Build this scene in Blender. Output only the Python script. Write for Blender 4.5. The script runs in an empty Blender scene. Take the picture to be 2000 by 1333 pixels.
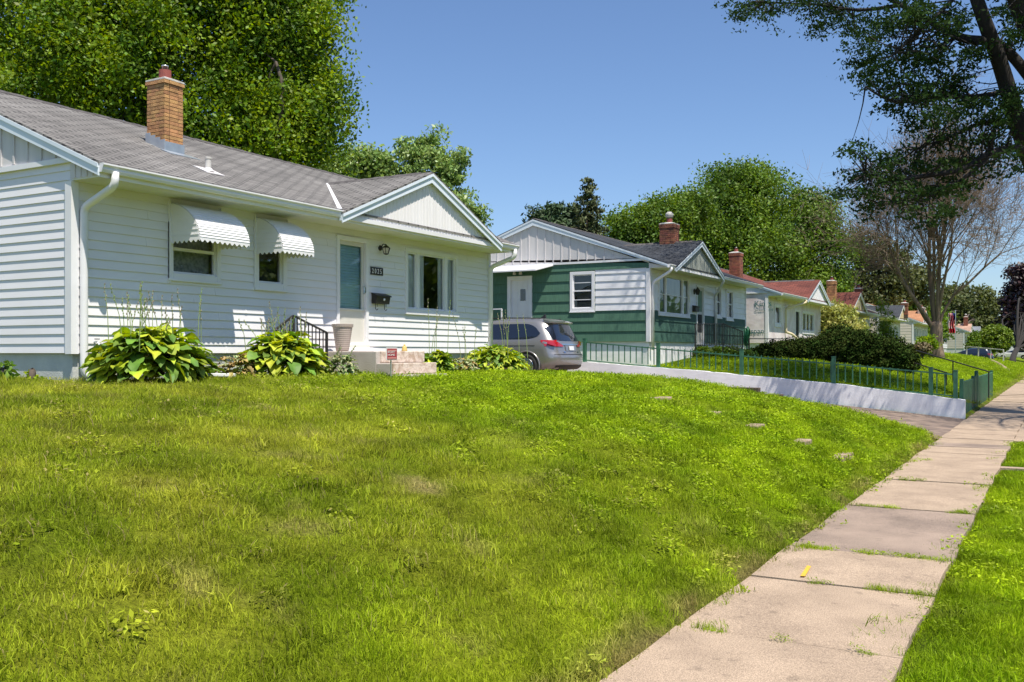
import bpy, math, random
import numpy as np
from mathutils import Vector, Matrix
random.seed(7); RNG = np.random.default_rng(7)
SC = bpy.context.scene
COL = SC.collection
# ------------------------------------------------------------------ camera, sky, sun, exposure
YAW = math.radians(29.71); FPX = 1870.0
cam_d = bpy.data.cameras.new('camera'); cam = bpy.data.objects.new('camera', cam_d); COL.objects.link(cam)
cam_d.sensor_width = 36; cam_d.lens = 36 * FPX / 2000; cam_d.shift_y = 0.01175
cam_d.clip_start = .05; cam_d.clip_end = 3000
cam.location = (0, 0, 0); cam.rotation_euler = (math.pi / 2, 0, YAW)
SC.camera = cam
SUN = Vector((.3836, -.190, .9056)).normalized()
w = bpy.data.worlds.new('World'); SC.world = w; w.use_nodes = True
nt = w.node_tree; sky = nt.nodes.new('ShaderNodeTexSky'); sky.sky_type = 'NISHITA'; sky.sun_disc = False
sky.sun_elevation = math.asin(SUN.z); sky.sun_rotation = math.atan2(SUN.x, SUN.y)
sky.air_density = 1.0; sky.dust_density = .6; sky.ozone_density = 3.2
bg = nt.nodes['Background']; bg.inputs[1].default_value = .098
tn = nt.nodes.new('ShaderNodeMix'); tn.data_type = 'RGBA'; tn.blend_type = 'MULTIPLY'; tn.inputs[0].default_value = 1; tn.inputs[7].default_value = (.88, .965, 1.10, 1)
nt.links.new(sky.outputs[0], tn.inputs[6]); nt.links.new(tn.outputs[2], bg.inputs[0])
sl = bpy.data.lights.new('sun', 'SUN'); sl.energy = 4.9; sl.angle = math.radians(.5); sl.color = (1, .93, .815)
so = bpy.data.objects.new('sun', sl); COL.objects.link(so); so.rotation_euler = SUN.to_track_quat('Z', 'Y').to_euler()
so.location = (20, -10, 40)
SC.view_settings.view_transform = 'Standard'; SC.view_settings.look = 'None'; SC.view_settings.gamma = 1
SC.view_settings.exposure = 0.5
SC.cycles.max_bounces = 8; SC.cycles.transparent_max_bounces = 12
# ------------------------------------------------------------------ measuring helpers (a point of the photo on a real plane)
CS, SN = math.cos(YAW), math.sin(YAW)
def ray(px, py=690):
    k = (px - 1000) / FPX
    return (-SN + CS * k, CS + SN * k, (690 - py) / FPX)
def W(px, py, t):
    d = ray(px, py); return np.array([d[0] * t, d[1] * t, d[2] * t])
def onX(px, py, X):
    d = ray(px, py); t = X / d[0]; return (X, d[1] * t, d[2] * t)
def onY(px, py, Y):
    d = ray(px, py); t = Y / d[1]; return (d[0] * t, Y, d[2] * t)
# ------------------------------------------------------------------ materials
M = {}
def nd(t, ty, **kw):
    n = t.nodes.new(ty)
    for k, v in kw.items(): setattr(n, k, v)
    return n
def pm(name, col, col2=None, scale=4, rough=.6, bump=0, bscale=60, metal=0, spec=.5, contrast=(.35, .65), coat=0, island=0, transl=0, stretch=None, detail=5, speck=0):
    m = bpy.data.materials.new(name); m.use_nodes = True; t = m.node_tree
    b = t.nodes['Principled BSDF']; b.inputs['Roughness'].default_value = rough; b.inputs['Metallic'].default_value = metal
    b.inputs['Specular IOR Level'].default_value = spec
    if coat: b.inputs['Coat Weight'].default_value = coat; b.inputs['Coat Roughness'].default_value = .05
    pos = nd(t, 'ShaderNodeNewGeometry')
    src = pos.outputs['Position']
    if stretch:
        mp = nd(t, 'ShaderNodeMapping'); mp.inputs['Scale'].default_value = stretch
        t.links.new(src, mp.inputs[0]); src = mp.outputs[0]
    last = None
    if col2 is not None:
        n = nd(t, 'ShaderNodeTexNoise'); n.inputs['Scale'].default_value = scale; n.inputs['Detail'].default_value = detail
        t.links.new(src, n.inputs['Vector'])
        r = nd(t, 'ShaderNodeMapRange'); r.inputs[1].default_value = contrast[0]; r.inputs[2].default_value = contrast[1]
        t.links.new(n.outputs[0], r.inputs[0])
        mx = nd(t, 'ShaderNodeMix', data_type='RGBA'); mx.inputs[6].default_value = (*col, 1); mx.inputs[7].default_value = (*col2, 1)
        t.links.new(r.outputs[0], mx.inputs[0]); last = mx.outputs[2]
    else:
        rgb = nd(t, 'ShaderNodeRGB'); rgb.outputs[0].default_value = (*col, 1); last = rgb.outputs[0]
    if island:
        h = nd(t, 'ShaderNodeHueSaturation'); t.links.new(last, h.inputs['Color'])
        r = nd(t, 'ShaderNodeMapRange'); r.inputs[3].default_value = 1 - island; r.inputs[4].default_value = 1 + island
        t.links.new(pos.outputs['Random Per Island'], r.inputs[0]); t.links.new(r.outputs[0], h.inputs['Value'])
        r2 = nd(t, 'ShaderNodeMapRange'); r2.inputs[3].default_value = .5 - island * .05; r2.inputs[4].default_value = .5 + island * .05
        ml = nd(t, 'ShaderNodeMath', operation='FRACT'); m2 = nd(t, 'ShaderNodeMath', operation='MULTIPLY'); m2.inputs[1].default_value = 17.3
        t.links.new(pos.outputs['Random Per Island'], m2.inputs[0]); t.links.new(m2.outputs[0], ml.inputs[0]); t.links.new(ml.outputs[0], r2.inputs[0])
        t.links.new(r2.outputs[0], h.inputs['Hue']); last = h.outputs[0]
    if speck:
        n = nd(t, 'ShaderNodeTexNoise'); n.inputs['Scale'].default_value = 130; n.inputs['Detail'].default_value = 3; t.links.new(pos.outputs['Position'], n.inputs['Vector'])
        r = nd(t, 'ShaderNodeMapRange'); r.inputs[1].default_value = .3; r.inputs[2].default_value = .7; r.inputs[3].default_value = 1 - speck; r.inputs[4].default_value = 1 + speck; t.links.new(n.outputs[0], r.inputs[0])
        h = nd(t, 'ShaderNodeHueSaturation'); t.links.new(last, h.inputs['Color']); t.links.new(r.outputs[0], h.inputs['Value']); last = h.outputs[0]
    t.links.new(last, b.inputs['Base Color'])
    if bump:
        n = nd(t, 'ShaderNodeTexNoise'); n.inputs['Scale'].default_value = bscale; n.inputs['Detail'].default_value = 4
        t.links.new(src, n.inputs['Vector'])
        bp = nd(t, 'ShaderNodeBump'); bp.inputs['Strength'].default_value = bump; bp.inputs['Distance'].default_value = .02
        t.links.new(n.outputs[0], bp.inputs['Height']); t.links.new(bp.outputs[0], b.inputs['Normal'])
    if transl:
        tr = nd(t, 'ShaderNodeBsdfTranslucent'); ms = nd(t, 'ShaderNodeMixShader'); ms.inputs[0].default_value = transl
        g = nd(t, 'ShaderNodeHueSaturation'); g.inputs['Hue'].default_value = .485; g.inputs['Saturation'].default_value = 1.1; g.inputs['Value'].default_value = 1.5
        t.links.new(last, g.inputs['Color']); t.links.new(g.outputs[0], tr.inputs[0])
        t.links.new(b.outputs[0], ms.inputs[1]); t.links.new(tr.outputs[0], ms.inputs[2])
        t.links.new(ms.outputs[0], t.nodes['Material Output'].inputs[0])
    M[name] = m; return m
def uvtex(name, c1, c2, mortar, bw, bh, msize=.01, rough=.9, patch=.5, bump=.4, offs=.5, pscale=.9):
    """brick / shingle pattern laid in metres on the surface"""
    m = bpy.data.materials.new(name); m.use_nodes = True; t = m.node_tree; b = t.nodes['Principled BSDF']
    b.inputs['Roughness'].default_value = rough; b.inputs['Specular IOR Level'].default_value = .25
    uv = nd(t, 'ShaderNodeUVMap'); pos = nd(t, 'ShaderNodeNewGeometry')
    nz = nd(t, 'ShaderNodeTexNoise'); nz.inputs['Scale'].default_value = 2.5; t.links.new(uv.outputs[0], nz.inputs['Vector'])
    vm = nd(t, 'ShaderNodeVectorMath', operation='MULTIPLY_ADD'); vm.inputs[1].default_value = (0, .02, 0)
    t.links.new(nz.outputs['Color'], vm.inputs[0]); t.links.new(uv.outputs[0], vm.inputs[2])
    br = nd(t, 'ShaderNodeTexBrick'); br.offset = offs; br.inputs['Scale'].default_value = 1
    br.inputs['Color1'].default_value = (*c1, 1); br.inputs['Color2'].default_value = (*c2, 1); br.inputs['Mortar'].default_value = (*mortar, 1)
    br.inputs['Brick Width'].default_value = bw; br.inputs['Row Height'].default_value = bh; br.inputs['Mortar Size'].default_value = msize
    br.inputs['Mortar Smooth'].default_value = .2; br.inputs['Bias'].default_value = 0
    t.links.new(vm.outputs[0], br.inputs['Vector'])
    n = nd(t, 'ShaderNodeTexNoise'); n.inputs['Scale'].default_value = pscale; n.inputs['Detail'].default_value = 6; t.links.new(pos.outputs['Position'], n.inputs['Vector'])
    n2 = nd(t, 'ShaderNodeTexNoise'); n2.inputs['Scale'].default_value = 45; n2.inputs['Detail'].default_value = 3; t.links.new(pos.outputs['Position'], n2.inputs['Vector'])
    ad = nd(t, 'ShaderNodeMath', operation='ADD'); t.links.new(n.outputs[0], ad.inputs[0]); t.links.new(n2.outputs[0], ad.inputs[1])
    r = nd(t, 'ShaderNodeMapRange'); r.inputs[1].default_value = .75; r.inputs[2].default_value = 1.25; r.inputs[3].default_value = 1 - patch; r.inputs[4].default_value = 1 + patch
    t.links.new(ad.outputs[0], r.inputs[0])
    h = nd(t, 'ShaderNodeHueSaturation'); t.links.new(br.outputs[0], h.inputs['Color']); t.links.new(r.outputs[0], h.inputs['Value'])
    t.links.new(h.outputs[0], b.inputs['Base Color'])
    bp = nd(t, 'ShaderNodeBump'); bp.inputs['Strength'].default_value = bump; bp.inputs['Distance'].default_value = .01; bp.invert = True
    t.links.new(br.outputs['Fac'], bp.inputs['Height']); t.links.new(bp.outputs[0], b.inputs['Normal'])
    M[name] = m; return m
def glassmat(name, tint=(.9, .95, .95), refl=.12, rough=.01):
    m = bpy.data.materials.new(name); m.use_nodes = True; t = m.node_tree; t.nodes.clear()
    o = nd(t, 'ShaderNodeOutputMaterial'); tr = nd(t, 'ShaderNodeBsdfTransparent'); tr.inputs[0].default_value = (*tint, 1)
    g = nd(t, 'ShaderNodeBsdfGlossy'); g.inputs['Roughness'].default_value = rough; g.inputs[0].default_value = (.95, .97, 1, 1)
    lw = nd(t, 'ShaderNodeLayerWeight'); lw.inputs[0].default_value = .35
    pos = nd(t, 'ShaderNodeNewGeometry')
    n = nd(t, 'ShaderNodeTexNoise'); n.inputs['Scale'].default_value = 3; bp = nd(t, 'ShaderNodeBump'); bp.inputs['Strength'].default_value = .05
    t.links.new(pos.outputs['Position'], n.inputs['Vector']); t.links.new(n.outputs[0], bp.inputs['Height']); t.links.new(bp.outputs[0], g.inputs['Normal'])
    r = nd(t, 'ShaderNodeMapRange'); r.inputs[3].default_value = refl; r.inputs[4].default_value = .9
    t.links.new(lw.outputs['Fresnel'], r.inputs[0])
    mx = nd(t, 'ShaderNodeMixShader'); t.links.new(r.outputs[0], mx.inputs[0]); t.links.new(tr.outputs[0], mx.inputs[1]); t.links.new(g.outputs[0], mx.inputs[2])
    t.links.new(mx.outputs[0], o.inputs[0]); M[name] = m; return m
pm('vinyl', (.795, .785, .81), (.72, .71, .72), scale=1.2, rough=.45, contrast=(.3, .8), stretch=(1, 1, 3))
pm('trim_white', (.81, .805, .825), (.75, .745, .76), scale=2.5, rough=.4)
pm('cool_trim', (.74, .81, .90), (.69, .76, .84), scale=2, rough=.45)
pm('soffit', (.74, .74, .66), (.66, .66, .58), scale=1.5, rough=.5)
pm('panel_light', (.82, .80, .81), (.77, .75, .75), scale=1.5, rough=.55, stretch=(4, 4, .5))
pm('panel_grey', (.66, .63, .63), (.58, .56, .56), scale=1.5, rough=.55, stretch=(4, 4, .5))
pm('panel_dark', (.36, .38, .34), (.28, .30, .27), scale=2, rough=.6, stretch=(4, 4, .5))
pm('block', (.60, .62, .60), (.48, .50, .50), scale=3, rough=.85, bump=.3, bscale=40)
pm('concrete', (.52, .46, .42), (.42, .36, .32), scale=2.2, rough=.9, bump=.4, bscale=50)
pm('flaked', (.66, .55, .47), (.45, .33, .25), scale=9, rough=.9, bump=.6, bscale=30, contrast=(.45, .62))
pm('metal_bright', (.62, .66, .68), (.5, .54, .58), scale=6, rough=.35, metal=.7)
pm('black_iron', (.018, .017, .018), (.03, .025, .022), scale=20, rough=.5)
pm('green_iron', (.05, .17, .095), (.035, .12, .07), scale=6, rough=.45)
pm('green_shake', (.075, .175, .115), (.058, .138, .092), scale=3, rough=.7, stretch=(9, 9, .6), bump=.3, bscale=14)
pm('green_dark', (.045, .115, .085), (.034, .09, .066), scale=3, rough=.7, stretch=(9, 9, .6), bump=.3, bscale=14)
pm('white_paint', (.88, .87, .89), (.76, .75, .77), scale=2.2, rough=.6, bump=.12, bscale=14, stretch=(1, 1, 2.5), contrast=(.45, .75))
pm('teal_glass_back', (.55, .74, .78), (.42, .60, .64), scale=2, rough=.4)
pm('door_white', (.66, .64, .58), (.6, .58, .52), scale=2, rough=.5)
pm('curtain_backing', (.80, .83, .80), (.55, .58, .55), scale=7, rough=.9, stretch=(1, 6, .2), transl=.0)
pm('curtain_green', (.26, .36, .27), (.13, .2, .14), scale=4, rough=.9, stretch=(1, 5, .3))
pm('dark_infill', (.035, .036, .030), (.02, .02, .018), scale=5, rough=.9)  # near-black colour stands in for the unlit rooms behind panes and doors
pm('lace', (.42, .44, .44), (.22, .24, .24), scale=20, rough=.9)
pm('dark', (.02, .02, .02), rough=.9)
pm('pot', (.42, .35, .31), (.36, .30, .26), scale=6, rough=.7)
pm('red_clay', (.32, .08, .06), (.22, .06, .05), scale=10, rough=.8)
pm('brass_yellow', (.75, .55, .2), (.6, .42, .12), scale=12, rough=.6)
pm('sign_red', (.40, .05, .06), (.34, .04, .05), scale=9, rough=.5)
pm('sign_white', (.8, .78, .76), rough=.5)
pm('sign_pink', (.62, .28, .26), rough=.5)
pm('bulb_glass', (.55, .52, .45), rough=.15)
pm('brick_tan', (.50, .27, .11), (.36, .185, .08), scale=9, rough=.85, bump=.5, bscale=60, island=.22, contrast=(.4, .65))
pm('brick_red', (.30, .11, .06), (.18, .07, .05), scale=9, rough=.85, bump=.5, bscale=60, island=.25)
pm('brick_pale', (.55, .45, .38), (.45, .36, .3), scale=9, rough=.85, island=.15)
pm('mortar', (.09, .065, .05), (.06, .045, .035), scale=20, rough=.95)
pm('cap_cement', (.62, .6, .56), (.45, .43, .4), scale=8, rough=.9)
uvtex('shingle', (.225, .215, .205), (.165, .157, .15), (.05, .048, .048), .32, .13, .018, patch=.26)
uvtex('shingle_dark', (.055, .06, .07), (.035, .04, .048), (.018, .02, .022), .3, .14, .014, patch=.5)
uvtex('shingle_slate', (.20, .22, .24), (.16, .18, .2), (.08, .085, .09), .3, .14, .014, patch=.25)
uvtex('shingle_red', (.19, .062, .045), (.13, .045, .035), (.06, .022, .02), .3, .14, .012, patch=.4)
uvtex('shingle_orange', (.42, .22, .12), (.36, .18, .10), (.22, .1, .06), .3, .14, .012, patch=.3)
uvtex('shingle_pink', (.46, .30, .22), (.38, .24, .18), (.2, .13, .1), .3, .14, .012, patch=.35)
pm('ridge_dark', (.05, .046, .045), (.11, .10, .10), scale=9, rough=.95)
pm('wrap', (.78, .71, .72), (.60, .50, .50), scale=1.6, rough=.6, bump=.5, bscale=5, contrast=(.4, .7))
pm('wrap_ink', (.03, .14, .14), rough=.7)
pm('cream', (.70, .60, .40), (.62, .52, .34), scale=2, rough=.6)
pm('beige', (.68, .60, .52), (.6, .53, .46), scale=2, rough=.6)
pm('tan_siding', (.55, .51, .44), (.5, .46, .40), scale=2, rough=.6)
pm('brown_trim', (.26, .11, .05), rough=.6)
pm('shutter_red', (.17, .03, .03), rough=.6)
pm('car_paint', (.33, .315, .31), (.31, .30, .295), scale=1, rough=.3, metal=.6, coat=1)
pm('car_navy', (.01, .014, .03), rough=.25, metal=.3, coat=1)
pm('car_white', (.7, .7, .7), rough=.3, coat=1)
pm('car_glass', (.010, .013, .022), rough=.06, spec=.9, coat=.6)
pm('tyre', (.02, .02, .02), (.03, .03, .03), rough=.85, scale=20)
pm('chrome', (.7, .7, .72), rough=.15, metal=1)
pm('tail_red', (.38, .008, .01), rough=.12, coat=1, spec=.8)
pm('plastic_black', (.02, .02, .022), rough=.5)
pm('plate_white', (.7, .72, .75), rough=.4)
pm('bark', (.11, .085, .065), (.06, .048, .04), scale=12, rough=.95, bump=.8, bscale=18, stretch=(1, 1, .2))
pm('bark_dark', (.035, .03, .027), (.02, .018, .016), scale=12, rough=.95, bump=.8, bscale=18, stretch=(1, 1, .2))
pm('bark_pale', (.27, .195, .135), (.14, .105, .075), scale=6, rough=.95, bump=.6, bscale=14, stretch=(1, 1, .2))
pm('leaf_maple', (.21, .31, .014), (.085, .165, .010), scale=.8, rough=.5, spec=.3, island=.4, transl=.35, contrast=(.4, .6))
pm('leaf_silver', (.26, .37, .11), (.18, .28, .07), scale=.7, rough=.45, island=.45, transl=.3)
pm('leaf_bg', (.15, .24, .026), (.075, .14, .018), scale=.4, spec=.25, rough=.5, island=.3, transl=.28, contrast=(.4, .6))
pm('leaf_olive', (.12, .14, .035), (.06, .08, .02), scale=.3, rough=.6, island=.35, transl=.25)
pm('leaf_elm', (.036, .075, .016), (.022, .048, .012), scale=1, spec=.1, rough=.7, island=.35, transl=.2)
pm('leaf_spruce', (.085, .105, .03), (.05, .07, .02), scale=.8, rough=.7, island=.4)
pm('leaf_pine', (.035, .075, .02), (.025, .055, .018), scale=.8, rough=.7, island=.4)
pm('leaf_juniper', (.026, .052, .010), (.045, .062, .014), scale=2, rough=1, spec=.05, island=.5)
pm('leaf_yellow', (.42, .42, .12), (.30, .33, .08), scale=1.5, rough=.55, island=.35, transl=.35)
pm('leaf_lime', (.30, .42, .02), (.2, .32, .02), scale=1.5, rough=.5, island=.35, transl=.35)
pm('leaf_round', (.19, .27, .015), (.11, .18, .012), scale=.8, rough=.5, island=.35, transl=.25)
pm('leaf_burgundy', (.035, .014, .018), (.022, .01, .013), scale=1, rough=.4, island=.5, transl=.15)
pm('leaf_brown', (.16, .12, .05), (.1, .08, .03), scale=2, rough=.6, island=.4)
pm('hosta_lime', (.46, .52, .03), (.26, .36, .025), scale=7, rough=.6, island=.4, transl=.22, contrast=(.35, .6))
pm('hosta_green', (.16, .29, .03), (.10, .19, .025), scale=7, rough=.6, island=.3, transl=.2)
pm('hosta_cream', (.45, .46, .25), (.08, .17, .04), scale=22, rough=.45, island=.3, transl=.2, contrast=(.47, .53))
pm('hosta_dry', (.42, .27, .10), (.20, .2, .05), scale=12, rough=.6, island=.4, transl=.15)
pm('stalk', (.19, .29, .08), (.26, .30, .12), scale=8, rough=.6)
pm('bloom', (.30, .27, .20), (.2, .16, .14), scale=20, rough=.7, island=.3)
pm('paving', (.42, .318, .228), (.31, .232, .166), scale=2.6, rough=.92, bump=.35, bscale=110, contrast=(.3, .7), detail=12, speck=.45)
pm('paving_dark', (.33, .25, .195), (.20, .152, .12), scale=1.6, rough=.92, bump=.35, bscale=110, contrast=(.35, .65), detail=12, speck=.45)
pm('paver_stone', (.38, .285, .21), (.28, .205, .15), scale=5, rough=.92, bump=.4, bscale=60)
pm('drive', (.27, .20, .155), (.12, .09, .075), scale=2.5, rough=.95, bump=.5, bscale=90, detail=10)
pm('asphalt', (.13, .105, .09), (.07, .06, .055), scale=5, rough=.95, bump=.5, bscale=90)
pm('soil', (.14, .10, .06), (.09, .07, .045), scale=9, rough=1, bump=.6, bscale=40)
pm('yellow_paint', (.75, .42, .03), (.6, .36, .05), scale=30, rough=.8)
pm('timber', (.10, .07, .055), (.06, .045, .035), scale=8, rough=.9, bump=.5, bscale=30)
pm('cloth_blue', (.012, .05, .28), (.01, .035, .2), scale=9, rough=.8)
pm('cloth_red', (.5, .01, .03), rough=.8)
pm('cloth_white', (.7, .66, .66), rough=.8)
pm('hose_green', (.012, .13, .055), (.008, .09, .04), scale=8, rough=.4)

def cracks(name):
    t = M[name].node_tree; b = t.nodes['Principled BSDF']; lk = b.inputs['Base Color'].links[0]; src = lk.from_socket
    pos = nd(t, 'ShaderNodeNewGeometry'); n = nd(t, 'ShaderNodeTexNoise'); n.inputs['Scale'].default_value = 5; n.inputs['Detail'].default_value = 6; t.links.new(pos.outputs['Position'], n.inputs['Vector'])
    vm = nd(t, 'ShaderNodeVectorMath', operation='MULTIPLY_ADD'); vm.inputs[1].default_value = (.22, .22, 0); t.links.new(n.outputs['Color'], vm.inputs[0]); t.links.new(pos.outputs['Position'], vm.inputs[2])
    v = nd(t, 'ShaderNodeTexVoronoi', feature='DISTANCE_TO_EDGE'); v.inputs['Scale'].default_value = .42; t.links.new(vm.outputs[0], v.inputs['Vector'])
    r = nd(t, 'ShaderNodeMapRange'); r.inputs[1].default_value = .0012; r.inputs[2].default_value = .0035; r.inputs[3].default_value = .9; r.inputs[4].default_value = 1; t.links.new(v.outputs['Distance'], r.inputs[0])
    n2 = nd(t, 'ShaderNodeTexNoise'); n2.inputs['Scale'].default_value = 9; n2.inputs['Detail'].default_value = 8; t.links.new(pos.outputs['Position'], n2.inputs['Vector'])
    r2 = nd(t, 'ShaderNodeMapRange'); r2.inputs[1].default_value = .60; r2.inputs[2].default_value = .72; r2.inputs[3].default_value = 1; r2.inputs[4].default_value = .72; t.links.new(n2.outputs[0], r2.inputs[0])
    mm = nd(t, 'ShaderNodeMath', operation='MULTIPLY'); t.links.new(r.outputs[0], mm.inputs[0]); t.links.new(r2.outputs[0], mm.inputs[1])
    h = nd(t, 'ShaderNodeHueSaturation'); t.links.new(src, h.inputs['Color']); t.links.new(mm.outputs[0], h.inputs['Value']); t.links.new(h.outputs[0], b.inputs['Base Color'])
cracks('paving'); cracks('paving_dark')
glassmat('glass', (.97, .98, .98), refl=.04); glassmat('glass_teal', (.95, .99, .99), .03)
# ------------------------------------------------------------------ mesh helpers
class MB:
    def __init__(s): s.v = []; s.f = []
    def add(s, v, f):
        o = len(s.v); s.v += [tuple(map(float, p)) for p in v]; s.f += [tuple(i + o for i in q) for q in f]; return s
    def box(s, x0, x1, y0, y1, z0, z1):
        x0, x1 = sorted((x0, x1)); y0, y1 = sorted((y0, y1)); z0, z1 = sorted((z0, z1))
        return s.add([(x0, y0, z0), (x1, y0, z0), (x1, y1, z0), (x0, y1, z0), (x0, y0, z1), (x1, y0, z1), (x1, y1, z1), (x0, y1, z1)],
                     [(0, 3, 2, 1), (4, 5, 6, 7), (0, 1, 5, 4), (1, 2, 6, 5), (2, 3, 7, 6), (3, 0, 4, 7)])
    def poly(s, pts): return s.add(pts, [tuple(range(len(pts)))])
    def prism(s, pts, d):
        n = len(pts); d = Vector(d); q = [tuple(Vector(p) + d) for p in pts]
        nm = Vector((0, 0, 0))
        for i in range(n):
            a, b = Vector(pts[i]), Vector(pts[(i + 1) % n]); nm += a.cross(b)
        f = [tuple(range(n - 1, -1, -1)), tuple(range(n, 2 * n))] + [(i, (i + 1) % n, n + (i + 1) % n, n + i) for i in range(n)]
        if nm.dot(d) < 0: f = [tuple(reversed(g)) for g in f]
        return s.add(list(pts) + q, f)
    def bar(s, p, q, w, h, up=(0, 0, 1)):
        p, q = Vector(p), Vector(q); d = (q - p).normalized(); u = Vector(up)
        if abs(d.dot(u)) > .98: u = Vector((1, 0, 0))
        r = d.cross(u).normalized(); u = r.cross(d).normalized()
        c = [p + r * a * w / 2 + u * b * h / 2 for a, b in ((-1, -1), (1, -1), (1, 1), (-1, 1))]
        return s.prism([tuple(x) for x in c], q - p)
    def tube(s, pts, r, n=8, cap=True):
        pts = [Vector(p) for p in pts]; rr = r if isinstance(r, (list, tuple)) else [r] * len(pts)
        rings = []; prev = None
        for i, p in enumerate(pts):
            d = (pts[min(i + 1, len(pts) - 1)] - pts[max(i - 1, 0)])
            d = d.normalized() if d.length > 1e-9 else Vector((0, 0, 1))
            if prev is None:
                a = Vector((0, 0, 1)) if abs(d.z) < .9 else Vector((1, 0, 0)); u = d.cross(a).normalized()
            else:
                u = (prev - d * prev.dot(d)); u = u.normalized() if u.length > 1e-6 else d.orthogonal().normalized()
            prev = u; v = d.cross(u)
            rings.append([p + (u * math.cos(k * 2 * math.pi / n) + v * math.sin(k * 2 * math.pi / n)) * rr[i] for k in range(n)])
        f = [(i * n + k, i * n + (k + 1) % n, (i + 1) * n + (k + 1) % n, (i + 1) * n + k) for i in range(len(pts) - 1) for k in range(n)]
        if cap: f += [tuple(reversed(range(n))), tuple(range((len(pts) - 1) * n, len(pts) * n))]
        return s.add([tuple(x) for g in rings for x in g], f)
    def lathe(s, c, prof, n=20, axis='z'):
        v = []
        for r, z in prof:
            for k in range(n):
                a = k * 2 * math.pi / n; x, y = r * math.cos(a), r * math.sin(a)
                v.append({'z': (c[0] + x, c[1] + y, c[2] + z), 'y': (c[0] + x, c[1] - z, c[2] + y), 'x': (c[0] + z, c[1] + x, c[2] + y)}[axis])
        m = len(prof)
        f = [(i * n + k, i * n + (k + 1) % n, (i + 1) * n + (k + 1) % n, (i + 1) * n + k) for i in range(m - 1) for k in range(n)]
        f += [tuple(reversed(range(n))), tuple(range((m - 1) * n, m * n))]
        return s.add(v, f)
def put_uv(me):
    uv = me.uv_layers.new(name='UVMap')
    nl = len(me.loops); out = np.zeros((nl, 2), 'f')
    co = np.zeros(len(me.vertices) * 3, 'f'); me.vertices.foreach_get('co', co); co = co.reshape(-1, 3)
    for p in me.polygons:
        n = p.normal
        if abs(n.z) > .995: a, b = Vector((1, 0, 0)), Vector((0, 1, 0))
        else: a = Vector((0, 0, 1)).cross(n).normalized(); b = n.cross(a)
        A = np.array([a, b])
        for li in p.loop_indices: out[li] = A @ co[me.loops[li].vertex_index]
    uv.data.foreach_set('uv', out.ravel())
def rloc(o):
    v = Vector((0, 0, 0))
    while o: v += o.location; o = o.parent
    return v
def build(name, mb, mat, parent=None, smooth=False, bevel=0, uv=False, loc=None):
    """one mesh object; mb holds world coordinates"""
    me = bpy.data.meshes.new(name); base = Vector(loc) if loc is not None else Vector((0, 0, 0))
    off = rloc(parent) + base if parent else base
    if not mb.v: return None
    V = np.array(mb.v, 'f') - np.array(off, 'f')
    me.from_pydata(V.tolist(), [], mb.f); me.materials.append(M[mat] if isinstance(mat, str) else mat)
    if uv: put_uv(me)
    o = bpy.data.objects.new(name, me); o.location = base; COL.objects.link(o)
    if parent: o.parent = parent
    if smooth:
        me.polygons.foreach_set('use_smooth', [True] * len(me.polygons))
    if bevel:
        b = o.modifiers.new('bevel', 'BEVEL'); b.width = bevel; b.segments = 2; b.limit_method = 'ANGLE'
    return o
def fastmesh(name, V, F, mat, parent=None, base=None, smooth=False):
    me = bpy.data.meshes.new(name); off = rloc(parent) if parent else Vector((0, 0, 0))
    if base is not None: off = off + Vector(base)
    V = (np.asarray(V, 'f') - np.array(off, 'f')); F = np.asarray(F, 'i')
    me.vertices.add(len(V)); me.vertices.foreach_set('co', V.ravel())
    k = F.shape[1]; me.loops.add(F.size); me.loops.foreach_set('vertex_index', F.ravel())
    me.polygons.add(len(F)); me.polygons.foreach_set('loop_start', np.arange(0, F.size, k, dtype='i')); me.polygons.foreach_set('loop_total', np.full(len(F), k, 'i'))
    me.materials.append(M[mat] if isinstance(mat, str) else mat); me.update(calc_edges=True); me.validate()
    if smooth: me.polygons.foreach_set('use_smooth', [True] * len(me.polygons))
    o = bpy.data.objects.new(name, me); COL.objects.link(o)
    if base is not None: o.location = base
    if parent: o.parent = parent
    return o
def tag(o, label, cat, group=None):
    o['label'] = label; o['category'] = cat
    if group: o['group'] = group
    return o
def thing(name, label, cat, loc, group=None):
    o = bpy.data.objects.new(name, None); COL.objects.link(o); o.location = loc; o.empty_display_size = .3
    return tag(o, label, cat, group)
def struct(o, kind='structure'): o['kind'] = kind; return o
def dup(root, loc, label=None):
    def rec(o, par):
        c = o.copy(); COL.objects.link(c); c.parent = par
        for ch in list(o.children): rec(ch, c)
        return c
    r = rec(root, None); r.location = loc
    if label: r['label'] = label
    return r
def lettering(name, txt, size, origin, face, mat, parent, depth=.002, stretch=1):
    cu = bpy.data.curves.new('t', 'FONT'); cu.body = txt; cu.size = size; cu.extrude = depth
    ob = bpy.data.objects.new('t', cu); COL.objects.link(ob); dg = bpy.context.evaluated_depsgraph_get()
    me0 = bpy.data.meshes.new_from_object(ob.evaluated_get(dg)); mb = MB(); ox, oy, oz = origin
    vs = [(v.co.x * stretch, v.co.y, v.co.z) for v in me0.vertices]
    vs = [(ox + c, oy + a, oz + b) if face == 'x' else (ox + a, oy - c, oz + b) for a, b, c in vs]
    mb.add(vs, [tuple(p.vertices) for p in me0.polygons])
    bpy.data.objects.remove(ob); bpy.data.meshes.remove(me0)
    return build(name, mb, mat, parent)
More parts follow.
